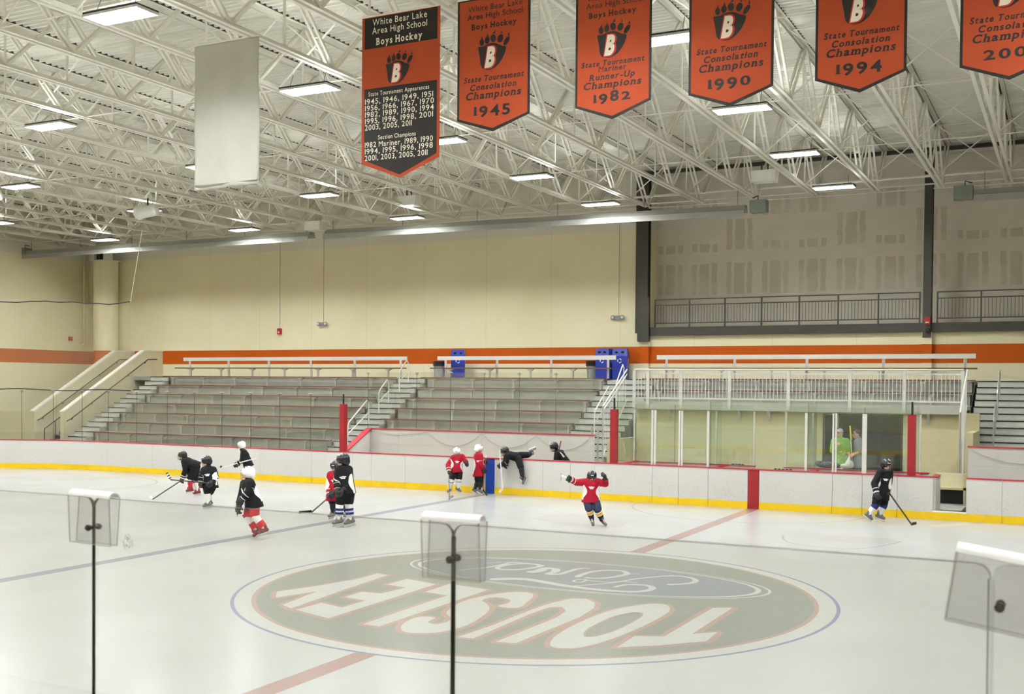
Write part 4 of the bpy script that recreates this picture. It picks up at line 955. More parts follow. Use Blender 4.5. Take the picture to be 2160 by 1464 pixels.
# ------------------------------------------------------------------ near glass
NX = [1.15, 2.38, 3.6, 4.839, 6.087, 7.321, 8.55, 9.8]; NY = -13.1; NZ = 2.87
for i, (a, b_) in enumerate(zip(NX[:-1], NX[1:])):
    t = thing('glass_screen', 'large clear near glass pane, %s from the left' % ORD[i], 'glass pane', ((a+b_)/2, NY, 1.06), 'near side glass panes')
    c = .03; g = .001; x0, x1 = a+g, b_-g; P = [(x0, 1.06), (x1, 1.06)]
    P += [(x1-c+c*math.cos(u), NZ-c+c*math.sin(u)) for u in [PI/2*j/6 for j in range(7)]]+[(x0+c-c*math.sin(u), NZ-c+c*math.cos(u)) for u in [PI/2*j/6 for j in range(7)]]
    MB().prism(P, 1, NY-.006, NY+.006).build('pane', 'g_near', t)
    e = MB(); Q = P[1:]+[P[0]]
    for (u0, v0), (u1, v1) in zip(Q[:-1], Q[1:]):
        side = abs(u0-u1) < 1e-6
        e.bar((u0, NY, v0), (u1, NY, v1), .011, .0013 if side else .0008, (0, 1, 0) if side else (0, 0, 1))
    e.build('ground_edge', 'g_edge' if 3.4 < a < 7 else 'g_near', t)
def clip(x, z, rot, w, h, label):
    t = thing('glass_clip', label, 'clip', (x, NY, z-h), 'grey plastic clips over the near glass joints')
    R = Matrix.Translation((x, NY, z))@Matrix.Rotation(rot, 4, 'Y')
    def put(mb, nm, m, **k):
        mb.v = [R@v for v in mb.v]; return mb.build(nm, m, t, **k)
    for s in (-1, 1):
        b = MB(); b.add([(-w/2, s*.020, -.012), (w/2, s*.020, -.012), (w/2, s*.011, -h), (-w/2, s*.011, -h), (-w/2, s*.023, -.012), (w/2, s*.023, -.012), (w/2, s*.014, -h), (-w/2, s*.014, -h)], [(0, 1, 2, 3), (7, 6, 5, 4), (0, 4, 5, 1), (2, 6, 7, 3), (0, 3, 7, 4), (1, 5, 6, 2)]); put(b, 'side_plate', 'clip')
        b = MB()
        for p, q in (((-w/2, -.012), (-w/2, -h)), ((w/2, -.012), (w/2, -h)), ((-w/2, -h), (w/2, -h))): b.bar((p[0], s*(.0215 if p[1] > -.1 else .0125), p[1]), (q[0], s*.0125, q[1]), .003, .0028)
        put(b, 'plate_edge', 'clipe')
    b = MB(); n = 8; P = [(.0215*math.cos(PI*j/n), -.012+.0215*math.sin(PI*j/n)*.8) for j in range(n+1)]+[(.0185*math.cos(PI*j/n), -.012+.0185*math.sin(PI*j/n)*.8) for j in range(n, -1, -1)]
    b.prism(P, 0, -w/2, w/2); put(b, 'folded_top', 'clipt', smooth=False)
    b = MB(); b.tube([(0, -.028, -h*.68), (0, .028, -h*.68)], .0055, 12); put(b, 'bolt', 'dark')
    for s in (-1, 1): b = MB(); b.tube([(0, s*.017, -h*.68), (0, s*.023, -h*.68)], .0095, 16); put(b, 'washer', 'dark')
clip(4.839, 2.885, .02, .17, .155, 'grey plastic clip on the leftmost near glass joint'); clip(6.087, 2.892, .0, .165, .16, 'grey plastic clip on the middle near glass joint'); clip(7.352, 2.892, .14, .19, .155, 'tilted grey plastic clip at the right edge on the near glass')
# smudge on the pane right of the left clip
b = MB(); rr = random.Random(3)
for i in range(60):
    a, r = rr.random()*2*PI, .022*math.sqrt(rr.random()); x, z = 4.985+r*math.cos(a), 2.745+r*1.1*math.sin(a); q = .0016+.0016*rr.random()
    b.add([(x-q, NY-.0068, z), (x, NY-.0068, z-q), (x+q, NY-.0068, z), (x, NY-.0068, z+q)], [(0, 1, 2, 3)])
sm_ = b.build('glass_smudge', glass('smudge_grey', (.82, .83, .76), .5, .02, .12, (.5, .5, .4, 1))); tag(sm_, 'faint round grey smudge on the near glass right of the left clip', 'smudge', kind='stuff')
# ------------------------------------------------------------------ lettering
GL = {}
def glyph(ch, off=0.0):
    key = (ch, off)
    if key in GL: return GL[key]
    cu = bpy.data.curves.new('glyph', 'FONT'); cu.body = ch; cu.size = 1; cu.offset = off; cu.resolution_u = 4; cu.fill_mode = 'FRONT'
    o = bpy.data.objects.new('glyph', cu); COL.objects.link(o); dg = bpy.context.evaluated_depsgraph_get(); me = o.evaluated_get(dg).to_mesh()
    vs = [(v.co.x, v.co.y) for v in me.vertices]; fs = [tuple(p.vertices) for p in me.polygons]
    bpy.data.objects.remove(o); bpy.data.curves.remove(cu)
    x0 = min(v[0] for v in vs); x1 = max(v[0] for v in vs)
    GL[key] = ([(x-x0, y) for x, y in vs], fs, x1-x0); return GL[key]
CAPH = max(v[1] for v in glyph('H')[0]); XH = max(v[1] for v in glyph('x')[0])
# small slab serifs: (fraction of width, level) ; level b = baseline, x = x-height, c = cap/ascender
SERIF = {'B': '0b0c', 'H': '0b0c1b1c', 'h': '0b0c1b', 'k': '0b0c1b1x', 'y': '0x1x', 'T': '.5b', 't': '', 'n': '0b0x1b', 'r': '0b0x', 'm': '0b0x.5b1b', 'i': '.5b.5x', 'l': '.5b.5c', 'p': '0x', 'u': '0x.8x1b', 'M': '0b0c1b1c', 'R': '0b0c1b', 'U': '0c1c', '1': '.6b', 'a': '1b', 'd': '1b1c'}
OLD = {'1': (0, .80), '2': (0, .80), '0': (0, .80), '4': (-.2, 1), '5': (-.2, 1), '9': (-.2, 1), '3': (-.2, 1), '7': (-.2, 1), '8': (0, 1.06), '6': (0, 1.06)}
def line(mb, text, u0, u1, base, cap, y, serif=False, slant=0.0, bold=.012, sp=.10, oldstyle=False):
    s = cap/CAPH; adv = 0; items = []
    for ch in text:
        if ch == ' ': adv += .32; continue
        g = glyph(ch, (bold*1.35 if serif else bold) if ch not in 'MW' else 0.0); items.append((ch, g, adv)); adv += g[2]+sp+(.05 if serif else 0)
    adv -= sp; kx = (u1-u0)/adv
    for ch, (vs, fs, w), a in items:
        dy, hs = OLD.get(ch, (0, 1)) if oldstyle else (0, 1)
        P = []
        for x, z in vs:
            zz = (z*hs+dy*CAPH)*s; P.append((u0+(a+x)*kx+slant*zz, y, base+zz))
        mb.add(P, fs)
        if serif:
            st = SERIF.get(ch, ''); st = st.replace('.5', 'h').replace('.6', 's').replace('.8', 'e')
            for i in range(0, len(st), 2):
                f = {'0': 0.12, '1': .88, 'h': .5, 's': .62, 'e': .75}[st[i]]; lv = {'b': 0, 'x': XH, 'c': CAPH}[st[i+1]]
                if ch in 'il': f = .5
                xx = a+f*w; hw = .135 if ch in 'mMHRBkhnTU1' else .10; th = .05; zz0 = lv-(th if st[i+1] != 'b' else 0)
                if ch == 'i' and st[i+1] == 'x': hw *= .6; xx -= .05
                q = [((xx-hw), zz0), ((xx+hw), zz0), ((xx+hw), zz0+th), ((xx-hw), zz0+th)]
                mb.add([(u0+px*kx+slant*(pz*hs)*s, y-.0004, base+pz*hs*s) for px, pz in q], [(0, 1, 2, 3)])
def paw(parent, cx, z0, k, y):
    # drawn on the flat cloth; k = metres per unit, origin bottom of the pad
    sh = lambda x, yy: (cx+(x-425)*k*1.42/1.21, z0+(762-yy-.15*(x-425))*k)
    b = MB()
    pad = smoothc([(252, 508), (300, 500), (350, 475), (400, 460), (450, 462), (500, 485), (552, 500), (545, 560), (510, 640), (460, 710), (400, 752), (340, 760), (300, 745), (278, 700), (272, 640), (262, 580)], 4, True)
    b.add([(sh(*p)[0], y, sh(*p)[1]) for p in pad], [tuple(range(len(pad)))])
    for (x, yy, rx, ry, a) in [(290, 452, 24, 40, .0), (350, 427, 26, 42, .05), (415, 405, 30, 44, .0), (492, 408, 31, 46, .12), (560, 435, 31, 52, .32)]:
        pts = [(x+rx*math.cos(t)*math.cos(a)+ry*math.sin(t)*math.sin(a), yy-rx*math.cos(t)*math.sin(a)*-1*-1+ry*math.sin(t)*math.cos(a)*-1) for t in [2*PI*j/20 for j in range(20)]]
        b.add([(sh(*p)[0], y, sh(*p)[1]) for p in pts], [tuple(range(20))])
    for tri in [((283, 412), (301, 412), (291, 380)), ((343, 384), (362, 384), (354, 350)), ((408, 352), (436, 352), (438, 314)), ((500, 352), (517, 352), (503, 316)), ((572, 376), (592, 378), (586, 334))]:
        b.add([(sh(*p)[0], y, sh(*p)[1]) for p in tri], [(0, 1, 2)])
    b.build('paw_emblem', 'ink', parent)
    x0, zb = sh(322, 728); h = 205*k
    b = MB(); line(b, 'B', x0-.012, x0+.20*h/.31+.012, zb-.008, h+.018, y-.001, False, .17, .07); b.build('letter_outline', 'inkr', parent)
    b = MB(); line(b, 'B', x0+.008, x0+.18*h/.31, zb+.004, h-.004, y-.002, False, .17, .055); b.build('letter', 'inkw', parent)
def cloth(name, poly, m, parent, y, yb=None, wav=0.0):
    b = MB(); b.prism(poly, 1, y, (y+.006 if yb is None else yb)); return b.build(name, m, parent)
BYY = 1.5
def banner(x0, x1, zs, ztip, rows, label, pawz, wpx=1.21):
    t = thing('championship_banner', label, 'banner', ((x0+x1)/2, BYY, ztip), 'orange school hockey banners'); y = BYY; zt_ = 9.97; w = x1-x0; c = (x0+x1)/2; e = .042*w/1.42
    cloth('banner_border', [(x0, zs), (c, ztip), (x1, zs), (x1, zt_), (x0, zt_)], 'banner_k', t, y)
    cloth('banner_panel', [(x0+e, zs+e*.7), (c, ztip+e*1.35), (x1-e, zs+e*.7), (x1-e, zt_-e), (x0+e, zt_-e)], 'banner_o', t, y-.003, y-.0005)
    for (txt, u0, u1, h, cap, serif, slant) in rows:
        b = MB(); line(b, txt, x0+u0*w, x0+u1*w, zs+h*wpx*w/1.42, cap*wpx*w/1.42, y-.0045, serif, slant, .02 if serif else .004, oldstyle=txt.isdigit()); b.build('lettering', 'ink', t)
    paw(t, x0+.513*w, zs+pawz*wpx*w/1.42, wpx/790*w/1.42, y-.0045)
    MB().tube([(x0, y+.003, zt_), (x1, y+.003, zt_)], .018).build('top_rod', 'steel_white', t)
    return t
def rows_c(year): return [(year, .24, .75, .056+.0, .145, True, 0), ('Champions', .12, .885, .286, .10, True, .2), ('Consolation', .18, .82, .414, .082, True, .2), ('State Tournament', .095, .92, .535, .076, True, .2), ('Boys Hockey', .20, .82, 1.285, .078, True, 0), ('Area High School', .14, .90, 1.43, .078, False, 0), ('White Bear Lake', .15, .895, 1.543, .078, False, 0)]
banner(-2.305, -.88, 7.86, 7.62, rows_c('1945'), 'orange black-edged banner ending in the year 1945', .672)
r82 = [('1982', .25, .745, .045, .135, True, 0), ('Champions', .11, .875, .245, .096, True, .2), ('Runner-Up', .19, .79, .367, .082, True, .2), ('Mariner', .31, .68, .482, .07, True, .2), ('State Tournament', .08, .91, .567, .074, True, .2), ('Boys Hockey', .18, .80, 1.27, .078, True, 0), ('Area High School', .14, .90, 1.41, .078, False, 0), ('White Bear Lake', .15, .895, 1.52, .078, False, 0)]
banner(-.033, 1.305, 7.855, 7.605, r82, 'orange black-edged banner ending in the year 1982', .655)
banner(1.932, 3.285, 7.85, 7.605, rows_c('1990'), 'orange black-edged banner ending in the year 1990', .672)
banner(3.915, 5.227, 7.85, 7.60, rows_c('1994'), 'orange black-edged banner ending in the year 1994', .672)
banner(5.947, 7.25, 7.80, 7.55, rows_c('2001'), 'orange black-edged banner cut off by the right edge', .672)
# the long list banner
x0, x1, zs, ztip, zt_ = -4.335, -2.665, 7.277, 6.965, 9.965; w = x1-x0; c = (x0+x1)/2; y = BYY; H_ = zt_-zs
t = thing('championship_banner', 'long orange and black banner listing tournament years in white', 'banner', (c, y, ztip), 'orange school hockey banners')
cloth('banner_cloth', [(x0, zs), (c, ztip), (x1, zs), (x1, zt_), (x0, zt_)], 'banner_o', t, y)
V = lambda v: zt_-v*H_; e = .035*w
cloth('title_panel', [(x0+e, V(.22)), (x1-e, V(.22)), (x1-e, V(.012)), (x0+e, V(.012))], 'banner_k', t, y-.003, y-.0005)
cloth('list_panel', [(x0+e, V(.975)), (c, ztip+.06), (x1-e, V(.975)), (x1-e, V(.492)), (x0+e, V(.492))], 'banner_k', t, y-.003, y-.0005)
for txt, u0, u1, v, cap, sf in [('White Bear Lake', .14, .837, .066, .042, 0), ('Area High School', .135, .84, .1235, .042, 0), ('Boys Hockey', .19, .78, .2, .045, 1),
        ('State Tournament Appearances', .09, .87, .543, .028, 0), ('1945, 1946, 1949, 1951', .045, .92, .597, .036, 0), ('1956, 1966, 1967, 1970', .045, .93, .641, .036, 0), ('1982, 1989, 1990, 1994', .045, .93, .685, .036, 0), ('1995, 1996, 1998, 2001', .045, .92, .73, .036, 0), ('2003, 2005, 2011', .045, .655, .773, .036, 0),
        ('Section Champions', .22, .705, .843, .028, 0), ('1982 Mariner, 1989, 1990', .045, .92, .892, .036, 0), ('1994, 1995, 1996, 1998', .045, .92, .936, .036, 0), ('2001, 2003, 2005, 2011', .045, .855, .981, .036, 0)]:
    b = MB(); line(b, txt, x0+u0*w, x0+u1*w, V(v), cap*H_, y-.0045, bool(sf), 0, .008 if not sf else .02, sp=.13); b.build('lettering', 'inkw', t)
paw(t, x0+.49*w, V(.488), 1.21/790*.92, y-.0045)
MB().tube([(x0, y+.003, zt_), (x1, y+.003, zt_)], .018).build('top_rod', 'steel_white', t)
# the blank white banner seen from its back, slightly rippled
x0, x1, zb_, zt_ = -8.40, -6.76, 7.09, 9.98
t = thing('plain_banner', 'blank white banner hanging left of the orange banners', 'banner', ((x0+x1)/2, 1.5, zb_)); b = MB(); nx, nz = 30, 50
for i in range(nx+1):
    for j in range(nz+1):
        u, v = i/nx, j/nz; b.v.append(Vector((x0+(x1-x0)*u+.02*math.sin(v*5)*(1-v)*(u-.5), 1.5+.035*math.sin(u*7+v*2)*(1-v)+.012*math.sin(u*17+v*9), zb_+(zt_-zb_)*v+.03*(1-v)*(u-.5)*.6)))
for i in range(nx):
    for j in range(nz): q = i*(nz+1)+j; b.f.append((q, q+nz+1, q+nz+2, q+1)); b.mi.append(0)
o = b.build('banner_cloth', 'bannerw', t, smooth=True); so = o.modifiers.new('thick', 'SOLIDIFY'); so.thickness = .004
MB().box((x0+.01, 1.47, zb_+.09), (x1-.01, 1.50, zb_+.105)).build('hem', 'bannerw', t); MB().tube([(x0, 1.5, zt_), (x1, 1.5, zt_)], .018).build('top_rod', 'steel_white', t)

# ------------------------------------------------------------------ people
HR = Vector((_r0.x, _r0.y, 0)); HF = Vector((_f.x, _f.y, 0)).normalized(); UP = Vector((0, 0, 1))
def fr(d, up=(0, 0, 1)):                    # frame whose X = d, Z ~ up
    d = Vector(d).normalized(); s = Vector(up).cross(d)
    if s.length < 1e-3: s = Vector((0, 1, 0))
    s.normalize(); u = d.cross(s); return Matrix((d, s, u)).transposed()
def glove(p, d, n, k=1.0, bare=False):      # hand at p, forearm dir d, palm normal n; returns mesh list
    d = Vector(d).normalized(); n = Vector(n); n = (n-d*n.dot(d)); n = n.normalized() if n.length > 1e-3 else d.orthogonal().normalized(); s = d.cross(n)
    f = k*(1.0 if not bare else .72); b = MB()
    R = Matrix((d, s, n)).transposed(); b.ell(p+d*.035*f, (.058*f, .048*f, .03*f), R, 12, 8)
    for i, (o, L) in enumerate(((-.036, .85), (-.012, 1), (.013, .95), (.037, .75))):
        a = p+d*.075*f+s*o*f; m1 = a+(d*.022+n*.022)*f*L; m2 = m1+(n*.03-d*.006)*f*L; r = (.0135 if not bare else .0105)*f/ (1 if not bare else .72)
        b.cap(a-d*.02*f, m1, r*1.1, r, 8); b.cap(m1, m2, r, r*.9, 8)
    th = p+d*.02*f-s*.048*f; b.cap(p+d*.0*f-s*.03*f, th+n*.02*f, .017*f, .015*f, 8); b.cap(th+n*.02*f, th+n*.045*f+d*.02*f+s*.01*f, .015*f, .012*f, 8)
    return b
def person(label, J, D0, face, jersey='jblack', shorts='jblack', helm='helmk', socks=('sockw',), boot='boot', k=1.0, panel='jwhite', group=None, shirt_len=.1, sockbands=(), vis_panel=True, dd=None, name='person', adult=None, z_floor=None, tilt=0):
    dd = dd or {}
    P = {}
    for a, q in J.items():
        d = D0+dd.get(a, q[2] if len(q) > 2 else 0); P[a] = atd(q[0], q[1], d)
    base = (P['ankle_l']+P['ankle_r'])/2; base = Vector((base.x, base.y, z_floor if z_floor is not None else 0))
    t = thing(name, label, 'person', base, group)
    fd = (HR*face[0]+UP*face[1]-HF*face[2]).normalized()
    pel, neck, head = P['pelvis'], P['neck'], P['head']; shm = (P['sho_l']+P['sho_r'])/2
    spine = (neck-pel).normalized(); sw = (P['sho_r']-P['sho_l']); swn = sw.normalized() if sw.length > .02 else HR
    hipo = swn*.085*k; hl, hr = pel-hipo, pel+hipo
    if 'hip_l' in P: hl, hr = P['hip_l'], P['hip_r']
    # body: one continuous surface
    b = MB(); HRm = fr(fd, (UP+spine*.3))
    hd = lambda x, y_, z: head+HRm@Vector((x, y_, z))*k
    hs = 1.0 if adult is None else 1.0
    b.ell(head, (.088*k, .073*k, .108*k), HRm, 20, 14); b.ell(hd(.03, 0, -.055), (.055*k, .05*k, .05*k), HRm)
    b.cap(hd(.088, 0, .012), hd(.10, 0, -.018), .010*k, .014*k, 8); b.ell(hd(.085, 0, -.05), (.012*k, .024*k, .008*k), HRm, 10, 6); b.ell(hd(.078, 0, -.066), (.014*k, .022*k, .009*k), HRm, 10, 6)
    for s in (-1, 1): b.ell(hd(-.005, s*.076, -.01), (.014*k, .009*k, .026*k), HRm, 10, 8); b.ell(hd(.07, s*.033, .03), (.02*k, .022*k, .008*k), HRm, 10, 6)
    b.cap(head-Vector((0, 0, .07*k)), neck-spine*.03, .047*k, .052*k)
    mid = pel.lerp(shm, .55)
    Rt = Matrix((swn, swn.cross(spine)*-1, spine)).transposed()
    b.ell(pel.lerp(shm, .72), (.15*k, .10*k, .17*k), Rt); b.ell(mid, (.13*k, .095*k, .17*k), Rt); b.ell(pel, (.14*k, .10*k, .12*k), Rt)
    for s in 'lr':
        sh, el, ha = P['sho_'+s], P['elb_'+s], P['hand_'+s]
        b.cap(shm.lerp(sh, .5), sh, .06*k, .055*k); b.cap(sh, el, .052*k, .04*k); b.cap(el, ha, .04*k, .027*k)
        h, kn, an = (hl if s == 'l' else hr), P['knee_'+s], P['ankle_'+s]
        b.cap(h, kn, .085*k, .055*k); b.cap(kn, an, .055*k, .036*k)
        to = P['toe_'+s]; b.cap(an, an+(to-an).normalized()*.05*k, .036*k, .03*k)
    b.build('body', 'skin', t, remesh=.013*max(1, k), sm=4)
    # eyes and mouth
    for s in (-1, 1): MB().ell(hd(.083, s*.032, .012), (.008*k, .012*k, .007*k), HRm, 10, 8).build('eye', 'blackp', t, smooth=True)
    # jersey
    b = MB(); hem = pel-spine*shirt_len*k
    b.ell(pel.lerp(shm, .74), (.19*k, .135*k, .19*k), Rt); b.ell(mid, (.175*k, .135*k, .19*k), Rt); b.frust(hem, pel, (.205*k, .172*k), (.195*k, .16*k), Rt); b.frust(pel, mid, (.195*k, .16*k), (.178*k, .137*k), Rt)
    b.cap(shm, neck, .09*k, .075*k)
    for s in 'lr':
        sh, el, ha = P['sho_'+s], P['elb_'+s], P['hand_'+s]; cuff = el.lerp(ha, .8 if adult is None else -.15)
        b.cap(shm, sh, .10*k, .088*k); b.cap(sh, el, .088*k, .074*k)
        if adult is None: b.frust(el, el.lerp(ha, .78), (.074*k, .074*k), (.07*k, .07*k), fr(ha-el) @ Matrix(((0, 0, 1), (1, 0, 0), (0, 1, 0))))
        if adult is not None: b.cap(sh, sh.lerp(el, .8), .09*k, .085*k)
    jo = b.build('jersey' if adult is None else 'shirt', jersey, t, remesh=.014, sm=3)
    if vis_panel and adult is None:
        # pale side panels and chest crest sewn to the jersey
        tc = -HF; tc = (tc-spine*tc.dot(spine)).normalized(); side = spine.cross(tc).normalized()
        def onto(q, nm, off=.006):
            o = q.build(nm, panel, jo); w_ = o.modifiers.new('wrap', 'SHRINKWRAP'); w_.target = jo; w_.wrap_method = 'PROJECT'; w_.wrap_mode = 'ABOVE_SURFACE'; w_.offset = off
            w_.wrap_method = 'NEAREST_SURFACEPOINT'; q2 = o.modifiers.new('thick', 'SOLIDIFY'); q2.thickness = .004; return o
        for s in (-1, 1):
            q = MB(); n = 12; m_ = 5
            for i in range(n+1):
                v = -.12+.92*i/n; wd = .10+.34*max(0, math.sin(PI*min(1, max(0, (v+.02)/.86))))**1.5; u0 = 1.0-wd
                for j in range(m_+1):
                    u = min(1, u0+wd*j/m_)*.995; q.v.append(pel.lerp(shm, v)+side*(.19*k*u*s)+tc*(.17*k*math.sqrt(max(0, 1-u*u))+.01))
            for i in range(n):
                for j in range(m_): a_ = i*(m_+1)+j; q.f.append((a_, a_+m_+1, a_+m_+2, a_+1)); q.mi.append(0)
            onto(q, 'side_panel')
        cc = pel.lerp(shm, .66)+tc*.16*k; q = MB()
        for (x, z, rx, rz) in ((-.04, .012, .035, .014), (0, .018, .03, .016), (.04, .012, .035, .014), (-.018, -.012, .03, .012), (.018, -.012, .028, .012)):
            q.add([cc+side*(x+rx*math.cos(2*PI*g/10))*k+spine*(z+rz*math.sin(2*PI*g/10))*k for g in range(10)]+[cc+side*x*k+spine*z*k], [(g, (g+1) % 10, 10) for g in range(10)])
        onto(q, 'crest', .008)
    # shorts
    b = MB(); b.ell(pel-spine*.04, (.13*k, .10*k, .10*k), Rt)
    for s in 'lr':
        h, kn = (hl if s == 'l' else hr), P['knee_'+s]; b.cap(h, h.lerp(kn, .84 if adult is None else 1), .108*k if adult is None else .1*k, .095*k if adult is None else .075*k)
        if adult is not None: b.cap(kn, P['ankle_'+s], .075*k, .06*k)
    b.build('shorts' if adult is None else 'trousers', shorts, t, remesh=.015, sm=3)
    for s in 'lr':
        kn, an, to = P['knee_'+s], P['ankle_'+s], P['toe_'+s]; h = (hl if s == 'l' else hr)
        if adult is None:
            sk = MB(); sk.cap(h.lerp(kn, .88), kn, .072*k, .078*k); sk.cap(kn, kn.lerp(an, .5), .078*k, .072*k); sk.cap(kn.lerp(an, .5), an, .07*k, .052*k)
            so_ = sk.build('sock', socks[0 if s == 'l' else -1] if len(socks) > 1 else socks[0], t, remesh=.013, sm=2)
            for (f0, f1, mm) in sockbands:
                q = MB(); r0 = .082*k-.006*abs(f0)*k; q.tube([kn.lerp(an, f0), kn.lerp(an, f1)], r0, 16); q.build('sock_band', mm, so_, smooth=False)
        fw = (to-an); L = fw.length; vert = fw.normalized()
        fh = (to-an); down = UP*-1
        if abs(fw.normalized().z) > .95 and 'fdir_'+s not in P: pass
        # skate: boot, white holder, steel runner
        fdv = Vector(FDIR.get((label, s), fd)); fdv = fdv.normalized()
        legd = (an-kn).normalized(); upv = -legd; upv = (upv-fdv*upv.dot(fdv)); upv = upv.normalized() if upv.length > .05 else UP
        sd = upv.cross(fdv).normalized(); S = Matrix((fdv, sd, upv)).transposed(); q0 = an-upv*.055*k
        bt = MB(); bt.cap(an+upv*.06*k-fdv*.01*k, an-fdv*.015*k, .05*k, .052*k); bt.cap(q0-fdv*.045*k, q0+fdv*.11*k-upv*.012*k, .042*k, .036*k); bt.ell(q0+fdv*.03*k+upv*.02*k, (.07*k, .042*k, .045*k), S)
        bo = bt.build('skate_boot' if adult is None else 'shoe', boot, t, remesh=.011, sm=2)
        if adult is None:
            hz = q0-upv*.05*k; hd_ = MB(); hd_.bar(hz-fdv*.07*k, hz+fdv*.13*k, .02*k, .035*k, upv); hd_.bar(hz-fdv*.05*k+upv*.015, hz+fdv*.02*k+upv*.015, .03*k, .02*k, upv); hd_.build('blade_holder', 'whitem', bo)
            MB().bar(hz-fdv*.085*k-upv*.024*k, hz+fdv*.145*k-upv*.024*k, .006, .016*k, upv).build('blade', 'alu', bo)
            tg = MB(); tg.tube([an+upv*.05*k+fdv*.05*k, q0+fdv*.09*k+upv*.04*k], .018*k, 8); tg.build('laces', 'whitem' if boot == 'boot' else 'sockr', bo)
    # gloves / hands
    for s in 'lr':
        el, ha = P['elb_'+s], P['hand_'+s]; d = (ha-el).normalized(); n = (pel.lerp(shm, .4)-ha)
        g = glove(ha-d*.03, d, n, k*(1.4 if adult is None else 1.15), bare=adult is not None)
        go = g.build('glove' if adult is None else 'hand', 'glove' if adult is None else 'skin', t, remesh=.0075, sm=1)
        if adult is None:
            q = MB(); q.tube([ha-d*.13*k, ha-d*.03*k], .074*k, 16, r2=.056*k); q.build('glove_cuff', 'glovecuff' if (s == 'l') else 'glove', go)
    # helmet and cage
    if adult is None:
        b = MB(); b.ell(hd(-.018, 0, .035), (.132*k, .112*k, .108*k), HRm, 20, 14); b.ell(hd(-.05, 0, -.02), (.10*k, .112*k, .095*k), HRm, 16, 10)
        ho = b.build('helmet', helm, t, remesh=.013, sm=3)
        vt = MB(); 
        for s in (-1, 1):
            for x in (-.05, 0, .05): vt.bar(hd(x-.018, s*.05, .130-abs(x)*.25), hd(x+.018, s*.05, .130-abs(x)*.25), .012*k, .02*k, HRm@Vector((0, 0, 1)))
        vt.build('helmet_vent', 'jwhite' if helm == 'helmk' else 'blackp', ho)
        q = MB(); q.bar(hd(.108, -.03, .062), hd(.108, .03, .062), .012*k, .025*k, HRm@Vector((1, 0, 0))); q.build('helmet_badge', 'white' if helm == 'helmk' else 'trash', ho)
        c = MB()
        def cg(a, z): r = .108+.008*math.cos(a); return hd(.012+r*math.cos(a), .088*math.sin(a), z)
        for z in (.015, -.01, -.035, -.06, -.085, -.105): c.tube([cg(-1.35+2.7*i/8, z) for i in range(9)], .0016*k, 5)
        for a in (-1.35, -.9, -.45, 0, .45, .9, 1.35): c.tube([cg(a, .03), cg(a, -.05), cg(a*.8, -.108)], .0016*k, 5)
        c.build('face_cage', 'cage', ho)
        MB().ell(hd(.05, 0, -.10), (.045*k, .045*k, .02*k), HRm, 12, 8).build('chin_cup', 'glove' if helm == 'helmk' else 'white', ho, smooth=True)
    return t, P
FDIR = {}
def stick(A, B, C, label, m='stick', blade='blackp', w=.03, tape=True, group='hockey sticks'):      # A butt end, B heel, C blade tip
    t = thing('hockey_stick', label, 'hockey stick', (B.x, B.y, min(A.z, B.z, C.z)), group)
    MB().bar(A, B, .022, .03).build('shaft', m, t)
    b = MB(); d = (C-B); s = Vector((0, 0, 1)); n = 6; L = []
    for i in range(n+1):
        f = i/n; p = B+d*f+Vector((d.y, -d.x, 0))*(.12*f*f); h = .035 if i else .02
        L.append(p)
    for p, q in zip(L[:-1], L[1:]): b.bar(p+UP*.03*(abs(d.normalized().z) < .7), q+UP*.03*(abs(d.normalized().z) < .7), .01, .06)
    b.build('blade', blade, t)
    if tape: MB().bar(A, A.lerp(B, .09), .028, .036).build('grip_tape', 'white' if m != 'stickw' else 'blackp', t)
    return t
def depth_ice(px, py): return (at(px, py, 2, 0)-CAM).dot(_f)
LEFT = -HR
def faced(lab, l, r):
    g = lambda v: HR*v[0]+UP*v[1]-HF*v[2]
    FDIR[(lab, 'l')] = g(l); FDIR[(lab, 'r')] = g(r)
CO = 'young hockey players on the ice'
# 1 crouching, far left
L1 = 'child in black jersey and dark helmet bent forward holding a stick, leftmost skater'; faced(L1, (-1, -.08, .2), (-1, -.12, .3))
D = depth_ice(405, 1044)
t1, P1 = person(L1, dict(head=(384, 961.5, 0), neck=(389.5, 968.5), sho_l=(388, 973, -.14), sho_r=(394, 971, .14), pelvis=(413, 983), elb_l=(391, 991, -.17), elb_r=(399, 988, .2), hand_l=(384, 1011, -.12), hand_r=(398, 1003, .1),
    knee_l=(401, 1013.5, -.1), knee_r=(412, 1016, .1), ankle_l=(402, 1029.5, -.08), ankle_r=(417, 1034, .1), toe_l=(391, 1039, -.1), toe_r=(409, 1042, .1)), D, (-1, -.1, .55), vis_panel=False, socks=('sockr', 'sockw'), boot='bootr', shirt_len=.06, group=CO, sockbands=((-.15, .0, 'jwhite'), (.02, .12, 'sockr')))
stick(P1['hand_r'], at(322, 1053, 2, .02), at(313.5, 1049.5, 2, .05), 'dark hockey stick of the leftmost crouching child, white blade on the ice', blade='sockw')
